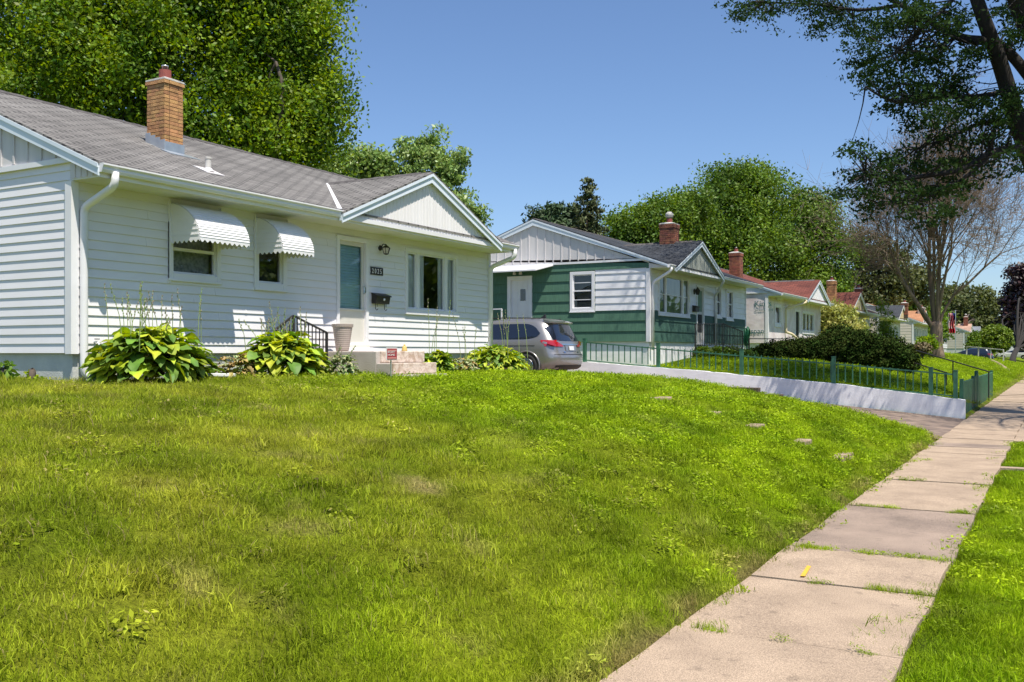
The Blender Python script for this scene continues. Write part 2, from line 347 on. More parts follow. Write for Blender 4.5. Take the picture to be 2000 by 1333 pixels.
# ------------------------------------------------------------------ terrain
XW = -2.03        # inner edge of the sidewalk
def sstep(a, b, x): x = np.clip((x - a) / (b - a), 0, 1); return x * x * (3 - 2 * x)
def drive_z(X): return -1.7 + np.clip(-X - 2.0, 0, 11.5) * .0891
def walltop(X): return np.interp(-np.asarray(X, float), [2.09, 2.9, 5.4, 9.15, 12.9], [-1.22, -1.115, -.835, -.53, -.285])
def plate(Y): return np.interp(Y, [0, 22, 28, 42, 60, 90], [-.36, -.36, -.20, -.10, -.08, .20])
def drive_near(X): return 22.4 - 2.0 * np.exp(-np.clip(-X - 2, 0, 50) / .8)
def T(X, Y):
    X = np.asarray(X, float); Y = np.asarray(Y, float)
    d = np.clip(XW - .02 - X, 0, 60)
    top = plate(Y)
    wd = np.interp(Y, [0, 24, 40, 60, 90, 105], [2.6, 2.6, 3.2, 3.0, 3.6, 6])
    z = -1.70 + (top + 1.70) * (1 - np.exp(-d / wd)) + .03 * np.clip(d, 0, 1)
    z = z - (.24 * np.exp(-((X + 5.2) / 2.0) ** 2) + .10 + .10 * sstep(-8, -9.6, X)) * sstep(16, 21.4, Y) * (Y < 24) * np.clip(d, 0, 1)
    wn = .02 * np.sin(X * 1.3 + Y * .7) + .015 * np.sin(Y * 1.9 - X * .8); z = z + wn * np.clip(d, 0, 1)
    # yard held by the painted wall
    hy = walltop(X) - .06
    k = 1 - sstep(27.4, 33, Y); z = np.where((Y > 27.2) & (X < -2.2), hy * k + z * (1 - k), z)
    # driveway cut
    dn = drive_near(X); a = sstep(0, .7, Y - (dn - .7)); z = np.where(Y < 27.3, z * (1 - a) + (drive_z(X) - .03) * a, z)
    z = np.where(X > XW - .02, -1.71, z)
    z = np.where(X > -.72, -1.69, z)
    z = np.where(X > 3.2, -1.86, z)
    return z
xs = np.unique(np.round(np.concatenate([np.linspace(-600, -60, 12), np.linspace(-60, -20, 30), np.arange(-20, -2.0, .22), [XW - .021, XW - .019, -.721, -.719, 3.199, 3.201], np.linspace(-1.9, 3.1, 12), np.linspace(3.6, 14, 8), np.linspace(20, 600, 10)]), 4))
ys = np.unique(np.round(np.concatenate([np.linspace(-80, -4, 12), np.arange(-3, 20, .3), np.arange(20, 24, .1), np.arange(24, 27.2, .4), [27.19, 27.21, 27.3, 27.41], np.arange(27.6, 45, .4), np.linspace(45, 200, 80), np.linspace(220, 1500, 12)]), 4))
GX, GY = np.meshgrid(xs, ys); GZ = T(GX, GY)
V = np.stack([GX, GY, GZ], -1).reshape(-1, 3); nx, ny = len(xs), len(ys)
I = (np.arange(ny - 1)[:, None] * nx + np.arange(nx - 1)[None]).ravel()
F = np.stack([I, I + 1, I + nx + 1, I + nx], 1)
def grassmat(name, blades):
    """lawn colour: lush, olive and dried patches where the turf really differs"""
    m = bpy.data.materials.new(name); m.use_nodes = True; t = m.node_tree; b = t.nodes['Principled BSDF']
    b.inputs['Roughness'].default_value = .5 if blades else .95; b.inputs['Specular IOR Level'].default_value = .12 if blades else .1
    pos = nd(t, 'ShaderNodeNewGeometry')
    def noise(sc, lo, hi, det=5):
        n = nd(t, 'ShaderNodeTexNoise'); n.inputs['Scale'].default_value = sc; n.inputs['Detail'].default_value = det
        t.links.new(pos.outputs['Position'], n.inputs['Vector'])
        r = nd(t, 'ShaderNodeMapRange'); r.inputs[1].default_value = lo; r.inputs[2].default_value = hi; t.links.new(n.outputs[0], r.inputs[0]); return r.outputs[0]
    def mix(f, a, c):
        x = nd(t, 'ShaderNodeMix', data_type='RGBA')
        if hasattr(f, 'is_linked'): t.links.new(f, x.inputs[0])
        else: x.inputs[0].default_value = f
        for i, q in ((6, a), (7, c)):
            if hasattr(q, 'is_linked'): t.links.new(q, x.inputs[i])
            else: x.inputs[i].default_value = (*q, 1)
        return x.outputs[2]
    lush = mix(noise(1.1, .35, .65), (.21, .335, .006), (.37, .50, .010))
    dull = mix(noise(.9, .38, .62), (.235, .31, .014), (.41, .44, .035))
    # worn corner of the lawn nearest the viewer versus the weedy bank beyond
    sx = nd(t, 'ShaderNodeSeparateXYZ'); t.links.new(pos.outputs['Position'], sx.inputs[0])
    yy = nd(t, 'ShaderNodeMath', operation='MULTIPLY_ADD'); yy.inputs[1].default_value = .45; t.links.new(sx.outputs['X'], yy.inputs[0]); t.links.new(sx.outputs['Y'], yy.inputs[2])
    nn = noise(.35, .2, .8, 3); y2 = nd(t, 'ShaderNodeMath', operation='MULTIPLY_ADD'); y2.inputs[1].default_value = 3.0
    t.links.new(nn, y2.inputs[0]); t.links.new(yy.outputs[0], y2.inputs[2])
    rr = nd(t, 'ShaderNodeMapRange'); rr.inputs[1].default_value = 5.2; rr.inputs[2].default_value = 9.5; t.links.new(y2.outputs[0], rr.inputs[0])
    xr = nd(t, 'ShaderNodeMapRange'); xr.inputs[1].default_value = -3.6; xr.inputs[2].default_value = -1.6; t.links.new(sx.outputs['X'], xr.inputs[0])
    mxm = nd(t, 'ShaderNodeMath', operation='MAXIMUM'); t.links.new(rr.outputs[0], mxm.inputs[0]); t.links.new(xr.outputs[0], mxm.inputs[1])
    base = mix(mxm.outputs[0], dull, lush)
    dry = mix(noise(1.7, .58, .80, 6), base, (.50, .42, .15))
    # drier turf away from the lush bank
    dm = nd(t, 'ShaderNodeMath', operation='MULTIPLY_ADD'); dm.inputs[1].default_value = -.75; dm.inputs[2].default_value = 1.0; t.links.new(mxm.outputs[0], dm.inputs[0])
    dry = mix(dm.outputs[0], base, dry)
    # scorched fringe along the paving edge
    ab = nd(t, 'ShaderNodeMath', operation='ADD'); ab.inputs[1].default_value = 2.06; t.links.new(sx.outputs['X'], ab.inputs[0])
    ac = nd(t, 'ShaderNodeMath', operation='ABSOLUTE'); t.links.new(ab.outputs[0], ac.inputs[0])
    ar = nd(t, 'ShaderNodeMapRange'); ar.inputs[1].default_value = .22; ar.inputs[2].default_value = .02; ar.inputs[3].default_value = 0; ar.inputs[4].default_value = .75; t.links.new(ac.outputs[0], ar.inputs[0])
    am = nd(t, 'ShaderNodeMath', operation='MULTIPLY'); t.links.new(ar.outputs[0], am.inputs[0]); t.links.new(noise(2.2, .4, .6), am.inputs[1])
    dry = mix(am.outputs[0], dry, (.36, .26, .12))
    out = dry
    if blades:
        st = nd(t, 'ShaderNodeMapRange'); st.inputs[1].default_value = .86; st.inputs[2].default_value = .9; t.links.new(pos.outputs['Random Per Island'], st.inputs[0])
        s2 = nd(t, 'ShaderNodeMath', operation='MULTIPLY'); s3 = nd(t, 'ShaderNodeMath', operation='MULTIPLY_ADD'); s3.inputs[1].default_value = -.7; s3.inputs[2].default_value = .85
        t.links.new(mxm.outputs[0], s3.inputs[0]); t.links.new(st.outputs[0], s2.inputs[0]); t.links.new(s3.outputs[0], s2.inputs[1])
        out = mix(s2.outputs[0], dry, (.36, .29, .12))
        hp = nd(t, 'ShaderNodeHueSaturation'); t.links.new(out, hp.inputs['Color']); pr_ = nd(t, 'ShaderNodeMapRange'); pr_.inputs[3].default_value = .68; pr_.inputs[4].default_value = 1.16; t.links.new(noise(2.3, .36, .6, 7), pr_.inputs[0]); t.links.new(pr_.outputs[0], hp.inputs['Value']); out = hp.outputs[0]
        h = nd(t, 'ShaderNodeHueSaturation'); t.links.new(out, h.inputs['Color'])
        m2 = nd(t, 'ShaderNodeMath', operation='MULTIPLY'); m2.inputs[1].default_value = 13.7; fr = nd(t, 'ShaderNodeMath', operation='FRACT')
        t.links.new(pos.outputs['Random Per Island'], m2.inputs[0]); t.links.new(m2.outputs[0], fr.inputs[0])
        r = nd(t, 'ShaderNodeMapRange'); r.inputs[3].default_value = .65; r.inputs[4].default_value = 1.35; t.links.new(fr.outputs[0], r.inputs[0]); t.links.new(r.outputs[0], h.inputs['Value'])
        out = h.outputs[0]
        tr = nd(t, 'ShaderNodeBsdfTranslucent'); ms = nd(t, 'ShaderNodeMixShader'); ms.inputs[0].default_value = .35
        t.links.new(out, b.inputs['Base Color']); t.links.new(out, tr.inputs[0]); t.links.new(b.outputs[0], ms.inputs[1]); t.links.new(tr.outputs[0], ms.inputs[2])
        t.links.new(ms.outputs[0], t.nodes['Material Output'].inputs[0])
    else:
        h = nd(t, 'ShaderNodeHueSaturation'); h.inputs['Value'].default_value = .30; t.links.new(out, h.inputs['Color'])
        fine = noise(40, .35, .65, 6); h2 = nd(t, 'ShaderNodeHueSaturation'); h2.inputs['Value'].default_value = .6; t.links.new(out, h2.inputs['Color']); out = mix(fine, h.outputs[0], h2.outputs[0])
        t.links.new(out, b.inputs['Base Color'])
        n = nd(t, 'ShaderNodeTexNoise'); n.inputs['Scale'].default_value = 60; n.inputs['Detail'].default_value = 5; t.links.new(pos.outputs['Position'], n.inputs['Vector'])
        bp = nd(t, 'ShaderNodeBump'); bp.inputs['Strength'].default_value = .9; bp.inputs['Distance'].default_value = .05; t.links.new(n.outputs[0], bp.inputs['Height']); t.links.new(bp.outputs[0], b.inputs['Normal'])
    M[name] = m; return m
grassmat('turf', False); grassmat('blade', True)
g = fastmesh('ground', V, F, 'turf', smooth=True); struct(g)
# road and kerb beyond the boulevard (behind the viewer's right)
mb = MB().box(3.35, 12, -60, 400, -1.95, -1.83); struct(build('road', mb, 'asphalt'))
mb = MB().box(3.2, 3.35, -60, 400, -1.95, -1.70); struct(build('kerb', mb, 'concrete'))
# sidewalk slabs, each settled a little differently
def slab(mb, y0, y1, x0, x1, z, tl, tr, wob, y0b=None):
    """one slab; wobbling long edges, slight tilt"""
    n = 7; P = []
    for i in range(n + 1):
        s = i / n; y = y0 + (y1 - y0) * s
        P.append((x0 + wob * math.sin(y * 2.9), x1 + wob * math.sin(y * 3.7 + 1), y, z + tl * (s - .5)))
    top = [(a, y + .0 * tr, zz) for a, b, y, zz in P]; rt = [(b, y, zz + tr) for a, b, y, zz in P]
    N = len(P); v = top + rt + [(x, y, zz - .10) for x, y, zz in top] + [(x, y, zz - .10) for x, y, zz in rt]
    f = []
    for i in range(N - 1):
        f.append((i, N + i, N + i + 1, i + 1)); f.append((i, i + 1, 2 * N + i + 1, 2 * N + i)); f.append((N + i + 1, N + i, 3 * N + i, 3 * N + i + 1))
    f.append((0, 2 * N, 3 * N, N)); f.append((N - 1, 2 * N - 1, 4 * N - 1, 3 * N - 1)); mb.add(v, f)
joints = [-1, .3, 1.7, 3.0, 4.2, 5.56, 7.10, 8.34, 10.9, 13.45, 16.0, 17.3, 18.5, 19.4, 20.4]
y = 20.4
while y < 150: y += 1.35; joints.append(y)
ma, mbk = MB(), MB()
rs = random.Random(3)
for i in range(len(joints) - 1):
    z = -1.66 + rs.uniform(-.008, .010)
    if abs(joints[i] - 8.34) < .01: z += .006
    dark = abs(joints[i] - 8.34) < .01 or abs(joints[i] - 18.5) < .01 or abs(joints[i] - 10.9) < .01 and False
    slab(mbk if dark else ma, joints[i] + .022, joints[i + 1] - .022, XW + .02, -.74, z, rs.uniform(-.012, .012), rs.uniform(-.006, .006), .012)
sw = build('sidewalk', ma, 'paving', uv=False); struct(sw); s2 = build('sidewalk', mbk, 'paving_dark'); struct(s2)
# driveway and its apron across the boulevard
mb = MB(); xd = np.concatenate([np.arange(-20, -4, 1.0), np.arange(-4, -2.05, .15), [-2.02]])
L = [(x, float(drive_near(x)) + .02, float(drive_z(x))) for x in xd]; R = [(x, 27.13, float(drive_z(x))) for x in xd]; n = len(xd)
mb.add(L + R, [(i, i + 1, n + i + 1, n + i) for i in range(n - 1)]); struct(build('driveway', mb, 'drive'))
mb = MB().box(-.73, 3.2, 20.3, 36, -1.75, -1.655); struct(build('driveway_apron', mb, 'paving'))
mb = MB().box(-.73, 3.2, 15.55, 15.75, -1.75, -1.66); struct(build('walkway', mb, 'paving'))
# yellow surveyor's mark on the slab
p0, p1 = np.array([onX(1567, 1128, -1)]), None
def onZ(px, py, z):
    d = ray(px, py); t = z / d[2]; return (d[0] * t, d[1] * t, z)
a, b = onZ(1568, 1127, -1.652), onZ(1580, 1107, -1.652)
mb = MB().add([(a[0] - .018, a[1], -1.6465), (a[0] + .014, a[1] + .01, -1.6465), (b[0] + .016, b[1], -1.6465), (b[0] - .016, b[1] + .01, -1.6465), (a[0] - .018, a[1], -1.6485), (a[0] + .014, a[1] + .01, -1.6485), (b[0] + .016, b[1], -1.6485), (b[0] - .016, b[1] + .01, -1.6485)], [(0, 1, 2, 3), (4, 7, 6, 5), (0, 4, 5, 1), (1, 5, 6, 2), (2, 6, 7, 3), (3, 7, 4, 0)])
tag(build('paint_mark', mb, 'yellow_paint'), 'short yellow paint dash on the sidewalk slab', 'paint mark')
# stepping stones sunk in the bank
for px, py, wd, lb in ((1288, 775, .30, 'longest stepping stone, highest on the grassy bank'), (1388, 803, .16, 'small stepping stone second from the top of the bank'), (1470, 828, .22, 'middle one of the five stepping stones in the bank'), (1563, 858, .20, 'stepping stone second from the bottom of the bank'), (1640, 886, .38, 'pale wide stepping stone lowest on the bank')):
    d = ray(px, py); t = 5.0
    while t < 40 and d[2] * t > T(d[0] * t, d[1] * t) + .03: t += .02
    x, yy = d[0] * t, d[1] * t; zz = float(T(x, yy))
    mb = MB().box(x - .20, x + .12, yy - wd, yy + wd, zz - .12, zz + .018)
    tag(build('stepping_stone', mb, 'paver_stone', bevel=.015), lb, 'stepping stone', 'stepping stones up the bank')
for px, py, hw, lb in ((1448, 752, .42, 'dark timber edging block nearest the driveway top'), (1507, 765, .25, 'short low timber edging block beside the driveway')):
    d = ray(px, py); t = 21.85 / d[1]; x = d[0] * t; z = d[2] * t
    mb = MB().box(x - hw, x + hw, 21.75, 21.95, z - .35, z - .06)
    tag(build('edging_block', mb, 'timber', bevel=.01), lb, 'edging block', 'timber edging by the driveway')
# ------------------------------------------------------------------ house parts
XF, XE, XB = -11.3, -10.66, -18.6      # front wall, eave edge, back wall
def lap(mb, face, pos, a0, a1, z0, z1, ex=.127, lip=.014, holes=(), zbase=None, seams=None):
    """lap siding as real overlapping courses, cut around openings. face 'x': wall facing +X along Y; 'y': facing -Y along X"""
    zbase = z0 if zbase is None else zbase
    k0 = math.floor((z0 - zbase) / ex + 1e-6)
    def P(a, z, o): return (pos + o, a, z) if face == 'x' else (a, pos - o, z)
    z = zbase + k0 * ex
    while z < z1 - 1e-5:
        cuts = sorted({max(z, z0), min(z + ex, z1)} | {h for q in holes for h in q[2:] if max(z, z0) < h < min(z + ex, z1)})
        for zz0, zz1 in zip(cuts[:-1], cuts[1:]):
            zm = (zz0 + zz1) / 2; iv = [(a0, a1)]
            for h in holes:
                if h[2] < zm < h[3]:
                    nv = []
                    for u, v in iv:
                        if h[1] <= u or h[0] >= v: nv.append((u, v)); continue
                        if h[0] > u: nv.append((u, h[0]))
                        if h[1] < v: nv.append((h[1], v))
                    iv = nv
            o0 = .003 + lip * (1 - (zz0 - z) / ex); o1 = .003 + lip * (1 - (zz1 - z) / ex)
            for u, v in iv:
                q = [P(u, zz0, o0), P(v, zz0, o0), P(v, zz1, o1), P(u, zz1, o1)]
                mb.add(q, [(0, 1, 2, 3)])
                if abs(zz0 - z) < 1e-6: mb.add([P(u, z, 0), P(v, z, 0), P(v, z, o0), P(u, z, o0)], [(0, 1, 2, 3)])
        if seams:
            for _ in range(2):
                u = seams.uniform(a0 + .3, a1 - .3)
                if all(not (h[0] - .05 < u < h[1] + .05 and z + ex > h[2] - .05 and z < h[3] + .05) for h in holes) and z + ex < z1:
                    q = [P(u, z + .001, lip + .0095), P(u + .04, z + .001, lip + .0085), P(u + .04, z + ex - .003, .004), P(u, z + ex - .003, .0065)]
                    mb.add(q + [P(u, z + .001, lip), P(u, z + ex - .003, .002)], [(0, 1, 2, 3), (4, 0, 3, 5)])
        z += ex
def fbox(mb, face, pos, a0, a1, z0, z1, o0, o1):
    if face == 'x': mb.box(pos + o0, pos + o1, a0, a1, z0, z1)
    else: mb.box(a0, a1, pos - o1, pos - o0, z0, z1)
def ring(mb, face, pos, a0, a1, z0, z1, w, o0, o1, wb=None):
    wb = wb or w
    fbox(mb, face, pos, a0, a0 + w, z0, z1, o0, o1); fbox(mb, face, pos, a1 - w, a1, z0, z1, o0, o1)
    fbox(mb, face, pos, a0 + w, a1 - w, z1 - w, z1, o0, o1); fbox(mb, face, pos, a0 + w, a1 - w, z0, z0 + wb, o0, o1)
def window(par, face, pos, a0, a1, z0, z1, style='double', back='dark_infill', trim='trim_white', tw=.06, cols=None, sill=True, glass='glass', detail=True, gap=None, muntin=False):
    f = MB(); ring(f, face, pos, a0, a1, z0, z1, tw, -.04, .042, tw * 1.15)
    fr = build('window', f, trim, par, bevel=.004 if detail else 0)
    if sill:
        s = MB(); fbox(s, face, pos, a0 - .015, a1 + .015, z0 - .03, z0 + .005, 0, .06); build('sill', s, trim, fr)
    ia0, ia1, iz0, iz1 = a0 + tw, a1 - tw, z0 + tw * 1.15, z1 - tw
    s = MB(); cols = cols or [(0, 1)]; W_ = ia1 - ia0; panes = MB()
    for c0, c1 in cols:
        b0, b1 = ia0 + c0 * W_, ia0 + c1 * W_
        m0 = .03
        ring(s, face, pos, b0, b1, iz0, iz1, m0, -.05, .0)
        if style == 'double':
            zm = (iz0 + iz1) / 2 + .02; fbox(s, face, pos, b0 + m0, b1 - m0, zm - .022, zm + .022, -.045, .012)
        if muntin:
            for zm in (iz0 + (iz1 - iz0) * .25, iz0 + (iz1 - iz0) * .76): fbox(s, face, pos, b0 + m0, b1 - m0, zm - .012, zm + .012, -.03, .002)
        if style == 'mull':
            zm = iz0 + (iz1 - iz0) * .5; fbox(s, face, pos, b0 + m0, b1 - m0, zm - .012, zm + .012, -.045, .0)
        panes.poly([(pos - .032, b0 + m0, iz0 + m0), (pos - .032, b1 - m0, iz0 + m0), (pos - .032, b1 - m0, iz1 - m0), (pos - .032, b0 + m0, iz1 - m0)] if face == 'x' else [(b0 + m0, pos + .032, iz0 + m0), (b1 - m0, pos + .032, iz0 + m0), (b1 - m0, pos + .032, iz1 - m0), (b0 + m0, pos + .032, iz1 - m0)])
    for (c0, c1), (d0, d1) in zip(cols[:-1], cols[1:]):
        if d0 - c1 > .005: fbox(s, face, pos, ia0 + c1 * W_, ia0 + d0 * W_, iz0, iz1, -.045, .02)
    build('sash', s, trim, fr); build('pane', panes, glass, fr)
    k = MB(); n = 26
    if back in ('curtain_backing', 'curtain_green'):
        for i in range(n):
            if gap and gap[0] < i / n < gap[1]: continue
            u, v = ia0 + W_ * i / n, ia0 + W_ * (i + 1) / n
            o = lambda q: -.07 + .012 * math.sin(q * 55)
            pts = [(pos + o(u), u, iz0), (pos + o(v), v, iz0), (pos + o(v), v, iz1), (pos + o(u), u, iz1)] if face == 'x' else [(u, pos - o(u), iz0), (v, pos - o(v), iz0), (v, pos - o(v), iz1), (u, pos - o(u), iz1)]
            k.add(pts, [(0, 1, 2, 3)])
    else: fbox(k, face, pos, ia0, ia1, iz0, iz1, -.16, -.14)  # flat sheet close behind the pane; the near-black one paints the room's darkness
    build('curtain_backing', k, back, fr)
    return fr
def bricks(x0, x1, y0, y1, z0, z1, mat, par, bl=.2, ch=.0665, name='brickwork'):
    mb = MB(); rr = random.Random(int(x0 * 100)); k = 0; z = z0
    while z + ch <= z1 + 1e-6:
        g = .009
        top = z + 2.5 * ch > z1; e = .02 if top else 0
        X0, X1, Y0, Y1 = x0 - e, x1 + e, y0 - e, y1 + e
        for face in range(4):
            L0, L1 = (X0, X1) if face in (0, 1) else (Y0, Y1)
            a = L0 + (0 if (k + face // 2) % 2 else .1)
            if face >= 2: L0 += .1; L1 -= .1; a = max(a, L0)
            ed = [L0] + [q for q in np.arange(a, L1, bl) if q > L0 + .03 and q < L1 - .03] + [L1]
            for u, v in zip(ed[:-1], ed[1:]):
                j = rr.uniform(-.003, .003)
                if face == 0: mb.box(u + g / 2, v - g / 2, Y0 + j, Y0 + .095, z, z + ch - g)
                elif face == 1: mb.box(u + g / 2, v - g / 2, Y1 - .095, Y1 + j, z, z + ch - g)
                elif face == 2: mb.box(X0 + j, X0 + .095, u + g / 2, v - g / 2, z, z + ch - g)
                else: mb.box(X1 - .095, X1 + j, u + g / 2, v - g / 2, z, z + ch - g)
        z += ch; k += 1
    b = build(name, mb, mat, par, bevel=0)
    m = MB().box(x0 + .010, x1 - .010, y0 + .010, y1 - .010, z0 - .3, z); build('mortar_core', m, 'mortar', b)
    return b, z
def chimney(par, x0, x1, y0, y1, z0, z1, mat, flue='red_clay', metal=True, flash='metal_bright', roofz=None, cap='disc', ch=.0665):
    b, zt = bricks(x0, x1, y0, y1, z0, z1, mat, par, name='chimney', ch=ch)
    cx, cy = (x0 + x1) / 2, (y0 + y1) / 2; r = (x1 - x0) / 2 + .015
    c = MB(); v = []
    for s, z in ((1.0, zt), (1.0, zt + .025), (.45, zt + .075)):
        ry = ((y1 - y0) / 2 + .015) * s
        v += [(cx - r * s, cy - ry, z), (cx + r * s, cy - ry, z), (cx + r * s, cy + ry, z), (cx - r * s, cy + ry, z)]
    c.add(v, [(3, 2, 1, 0), (0, 1, 5, 4), (1, 2, 6, 5), (2, 3, 7, 6), (3, 0, 4, 7), (4, 5, 9, 8), (5, 6, 10, 9), (6, 7, 11, 10), (7, 4, 8, 11), (8, 9, 10, 11)])
    build('cement_cap', c, 'cap_cement', b)
    f = MB().lathe((cx, cy, zt + .05), [(.10, 0), (.10, .16), (.075, .16), (.075, .05)], 18); build('flue', f, flue, b, smooth=False)
    if metal:
        m = MB()
        if cap == 'disc': m.lathe((cx, cy, zt + .18), [(.05, 0), (.05, .09), (.056, .09), (.056, .11)], 16)
        elif cap == 'hood': m.lathe((cx, cy, zt + .18), [(.06, 0), (.06, .08), (.13, .09), (.14, .2), (.06, .27)], 16)
        build('flue_cap', m, 'metal_bright' if cap == 'disc' else 'cap_cement', b, smooth=True)
    return b
def gutter(par, y0, y1, z, mat='trim_white', x=XE, ends=True):
    """K-style trough along the eave"""
    pr = [(0, 0), (0, -.11), (.065, -.11), (.082, -.075), (.082, -.045), (.105, -.02), (.105, .0), (.092, .0), (.092, -.015), (.07, -.045), (.07, -.07), (.06, -.098), (.012, -.098), (.012, 0)]
    mb = MB().prism([(x + a, y0, z + b) for a, b in pr], (0, y1 - y0, 0)); g = build('gutter', mb, mat, par)
    if ends:
        e = MB()
        for yy in (y0 - .004, y1): e.prism([(x, yy, z), (x, yy, z - .112), (x + .067, yy, z - .112), (x + .108, yy, z - .02), (x + .108, yy, z + .002)], (0, .004, 0))
        build('end_cap', e, mat, g)
    return g
def downspout(par, pts, w=.092, mat='trim_white'):
    P = [Vector(p) for p in pts]; out = [P[0]]
    for i in range(1, len(P) - 1):
        a = (P[i - 1] - P[i]); c = (P[i + 1] - P[i]); la = min(.10, a.length * .4); lc = min(.10, c.length * .4)
        A, C_ = P[i] + a.normalized() * la, P[i] + c.normalized() * lc
        for s in (0, .25, .5, .75, 1): out.append(A * (1 - s) ** 2 + P[i] * 2 * s * (1 - s) + C_ * s * s)
    out.append(P[-1])
    mb = MB().tube(out, w * .56, n=12); o = build('downspout', mb, mat, par, smooth=True); return o
def house(label, Y0, L, zg, zf, zs, ze, rx, rz, gab, wall_s, wall_f, roof, trim='trim_white', rake='cool_trim', panel='panel_grey', gpanel='panel_grey',
          holes_f=(), holes_s=(), ex=.127, near_oh=.1, detail=True, frieze=2.58, lower=None, battens=.3, foundation='block', group=None, soffit='soffit', extra_side=None, flash=False, fascia=None, gbatten=.105):
    Y1 = Y0 + L; R = thing('house', label, 'house', ((XF + XB) / 2, (Y0 + Y1) / 2, zg), group); p = (rz - ze) / (rx * -1 - 10.66)
    zroof = lambda X: ze + (abs(X) - 10.66) * p if X > rx else rz - (abs(X) + rx) * p
    fascia = fascia or trim
    # walls
    m = MB(); zb = zf
    if lower:   # two-tone front: lower colour then upper colour
        lo, zbelt = lower; l1 = MB(); lap(l1, 'x', XF, Y0, Y1, zf, zbelt, ex * 1.55, .024, holes_f); build('lower_wall', l1, lo, R)
        zb = zbelt
    lap(m, 'x', XF, Y0, Y1, zb, zs + .02, ex, .019 if not lower else .02, holes_f, seams=random.Random(4) if flash else None)
    build('front_wall', m, wall_f, R)
    if extra_side: extra_side(R)
    else:
        m = MB(); lap(m, 'y', Y0, XB, XF, zf, frieze - .06, ex, .014, holes_s, zbase=zf); build('side_wall', m, wall_s, R)
    m = MB().box(XB - .05, XB, Y0, Y1, zf, zs + .3).box(XB, XF - .01, Y1 - .05, Y1, zf, zs + .05)
    m.prism([(XB, Y1 - .05, zs), (XF, Y1 - .05, zs), (XF, Y1 - .05, zroof(XF) - .1), (rx, Y1 - .05, rz - .12), (XB, Y1 - .05, zroof(XB) - .1)], (0, .05, 0))
    build('back_wall', m, wall_s, R)
    m = MB().box(XB - .02, XF - .035, Y0 + .035, Y1 - .035, zg - 1.0, zf + .02); build('foundation', m, foundation, R)
    # corner posts
    pp = .038; m = MB().prism([(XF - .09, Y0 - pp, zf - .012), (XF + pp, Y0 - pp, zf - .012), (XF + pp, Y0 + .075, zf - .012), (XF, Y0 + .075, zf - .012), (XF, Y0, zf - .012), (XF - .09, Y0, zf - .012)], (0, 0, zs - .003 - zf + .012)); build('corner_post', m, trim, R)
    m = MB().box(XF, XF + pp, Y1 - .075, Y1 + .02, zf - .012, zs - .003); build('corner_post', m, trim, R)
    # near gable: frieze board, panel with battens, closed eave box
    yo = Y0 - .025; g = MB(); zt = lambda X: zroof(X) - .16
    g.prism([(XB, yo, frieze), (XF, yo, frieze), (XF, yo, zt(XF)), (rx, yo, zt(rx)), (XB, yo, zt(XB))], (0, .022, 0))
    g.prism([(XF, yo, zs + .02), (XE - .01, yo, zs + .02), (XE - .01, yo, max(zs + .03, zt(XE - .01))), (XF, yo, zt(XF))], (0, .02, 0))
    gp = build('gable_panel', g, panel, R); b = MB(); x = XF - battens
    while x > XB + .1:
        b.box(x - .018, x + .018, yo - .018, yo, frieze + .02, zt(x)); x -= battens
    b2 = XF + .1
    while b2 < XE - .1: b.box(b2 - .012, b2 + .012, yo - .012, yo, zs + .03, zt(b2)); b2 += .12
    build('batten', b, panel, gp)
    m = MB().box(XB, XF + .03, yo - .03, yo + .02, frieze - .07, frieze); build('frieze_board', m, trim, R)
    # main roof
    ya, yb = Y0 - near_oh, Y1 + .12; th = .035
    s = MB()
    s.prism([(XE + .03, ya, ze - .012), (XE + .03, ya, ze - .012 + th), (rx, ya, rz + th), (rx, ya, rz)], (0, yb - ya, 0))
    xb = 2 * rx - XE; s.prism([(xb, ya, ze), (rx, ya, rz), (rx, ya, rz + th), (xb, ya, ze + th)], (0, yb - ya, 0))
    rf = build('roof', s, roof, R, uv=True)
    if detail:
        c = MB(); y = ya; rr = random.Random(5)
        while y < yb - .1:
            h = rr.uniform(.0, .012); d = .13
            c.prism([(rx + d, y, rz + th - d * p + .004 + h), (rx, y, rz + th + .018 + h), (rx - d, y, rz + th - d * p + .004 + h), (rx - d, y, rz + th - d * p - .01), (rx, y, rz + th - .008), (rx + d, y, rz + th - d * p - .01)], (0, .17, 0)); y += .165
        build('ridge_cap', c, 'ridge_dark', rf)
    # rake boards
    for yy, w in ((ya, .03), (yb - .03, .03)):
        k = MB()
        for (xa, za, xc, zc) in ((XE + .02, ze - .01, rx, rz), (xb, ze - .01, rx, rz)):
            k.prism([(xa, yy - .012, za + .004), (xc, yy - .012, zc + .004), (xc, yy - .012, zc - .05), (xa, yy - .012, za - .05)], (0, w, 0))
            k.prism([(xa, yy + .002, za - .052), (xc, yy + .002, zc - .052), (xc, yy + .002, zc - .20), (xa, yy + .002, max(za - .20, zs - .0))], (0, w, 0))
        build('rake_board', k, rake, R)
    # soffit and fascia
    k = MB().box(XF, XE - .02, Y0 - .02, Y1 + .02, zs, zs + .02); build('soffit', k, soffit, R)
    k = MB().box(XE - .02, XE, ya + .02, yb - .02, zs - .012, ze - .002); build('fascia', k, fascia, R)
    # cross gable
    if gab:
        ga, gb, gz = gab; gc = (ga + gb) / 2; q = (gz - ze) / (gc - ga); C_ = (XE - (gz - ze) / p - .05, gc, gz)
        g = MB().prism([(XE + .012, ga, ze - .06), (XE + .012, gb, ze - .06), (XE + .012, gc, gz - .05)], (-.02, 0, 0)); gp = build('front_gable', g, gpanel, R)
        b = MB(); y = ga + .25
        while y < gb - .25:
            h = ze - .06 + (gz - .10 - ze) * (1 - abs(y - gc) / (gc - ga)); b.box(XE + .012, XE + .022, y - .008, y + .008, ze - .06, h - .08); y += gbatten
        build('groove', b, gpanel, gp)
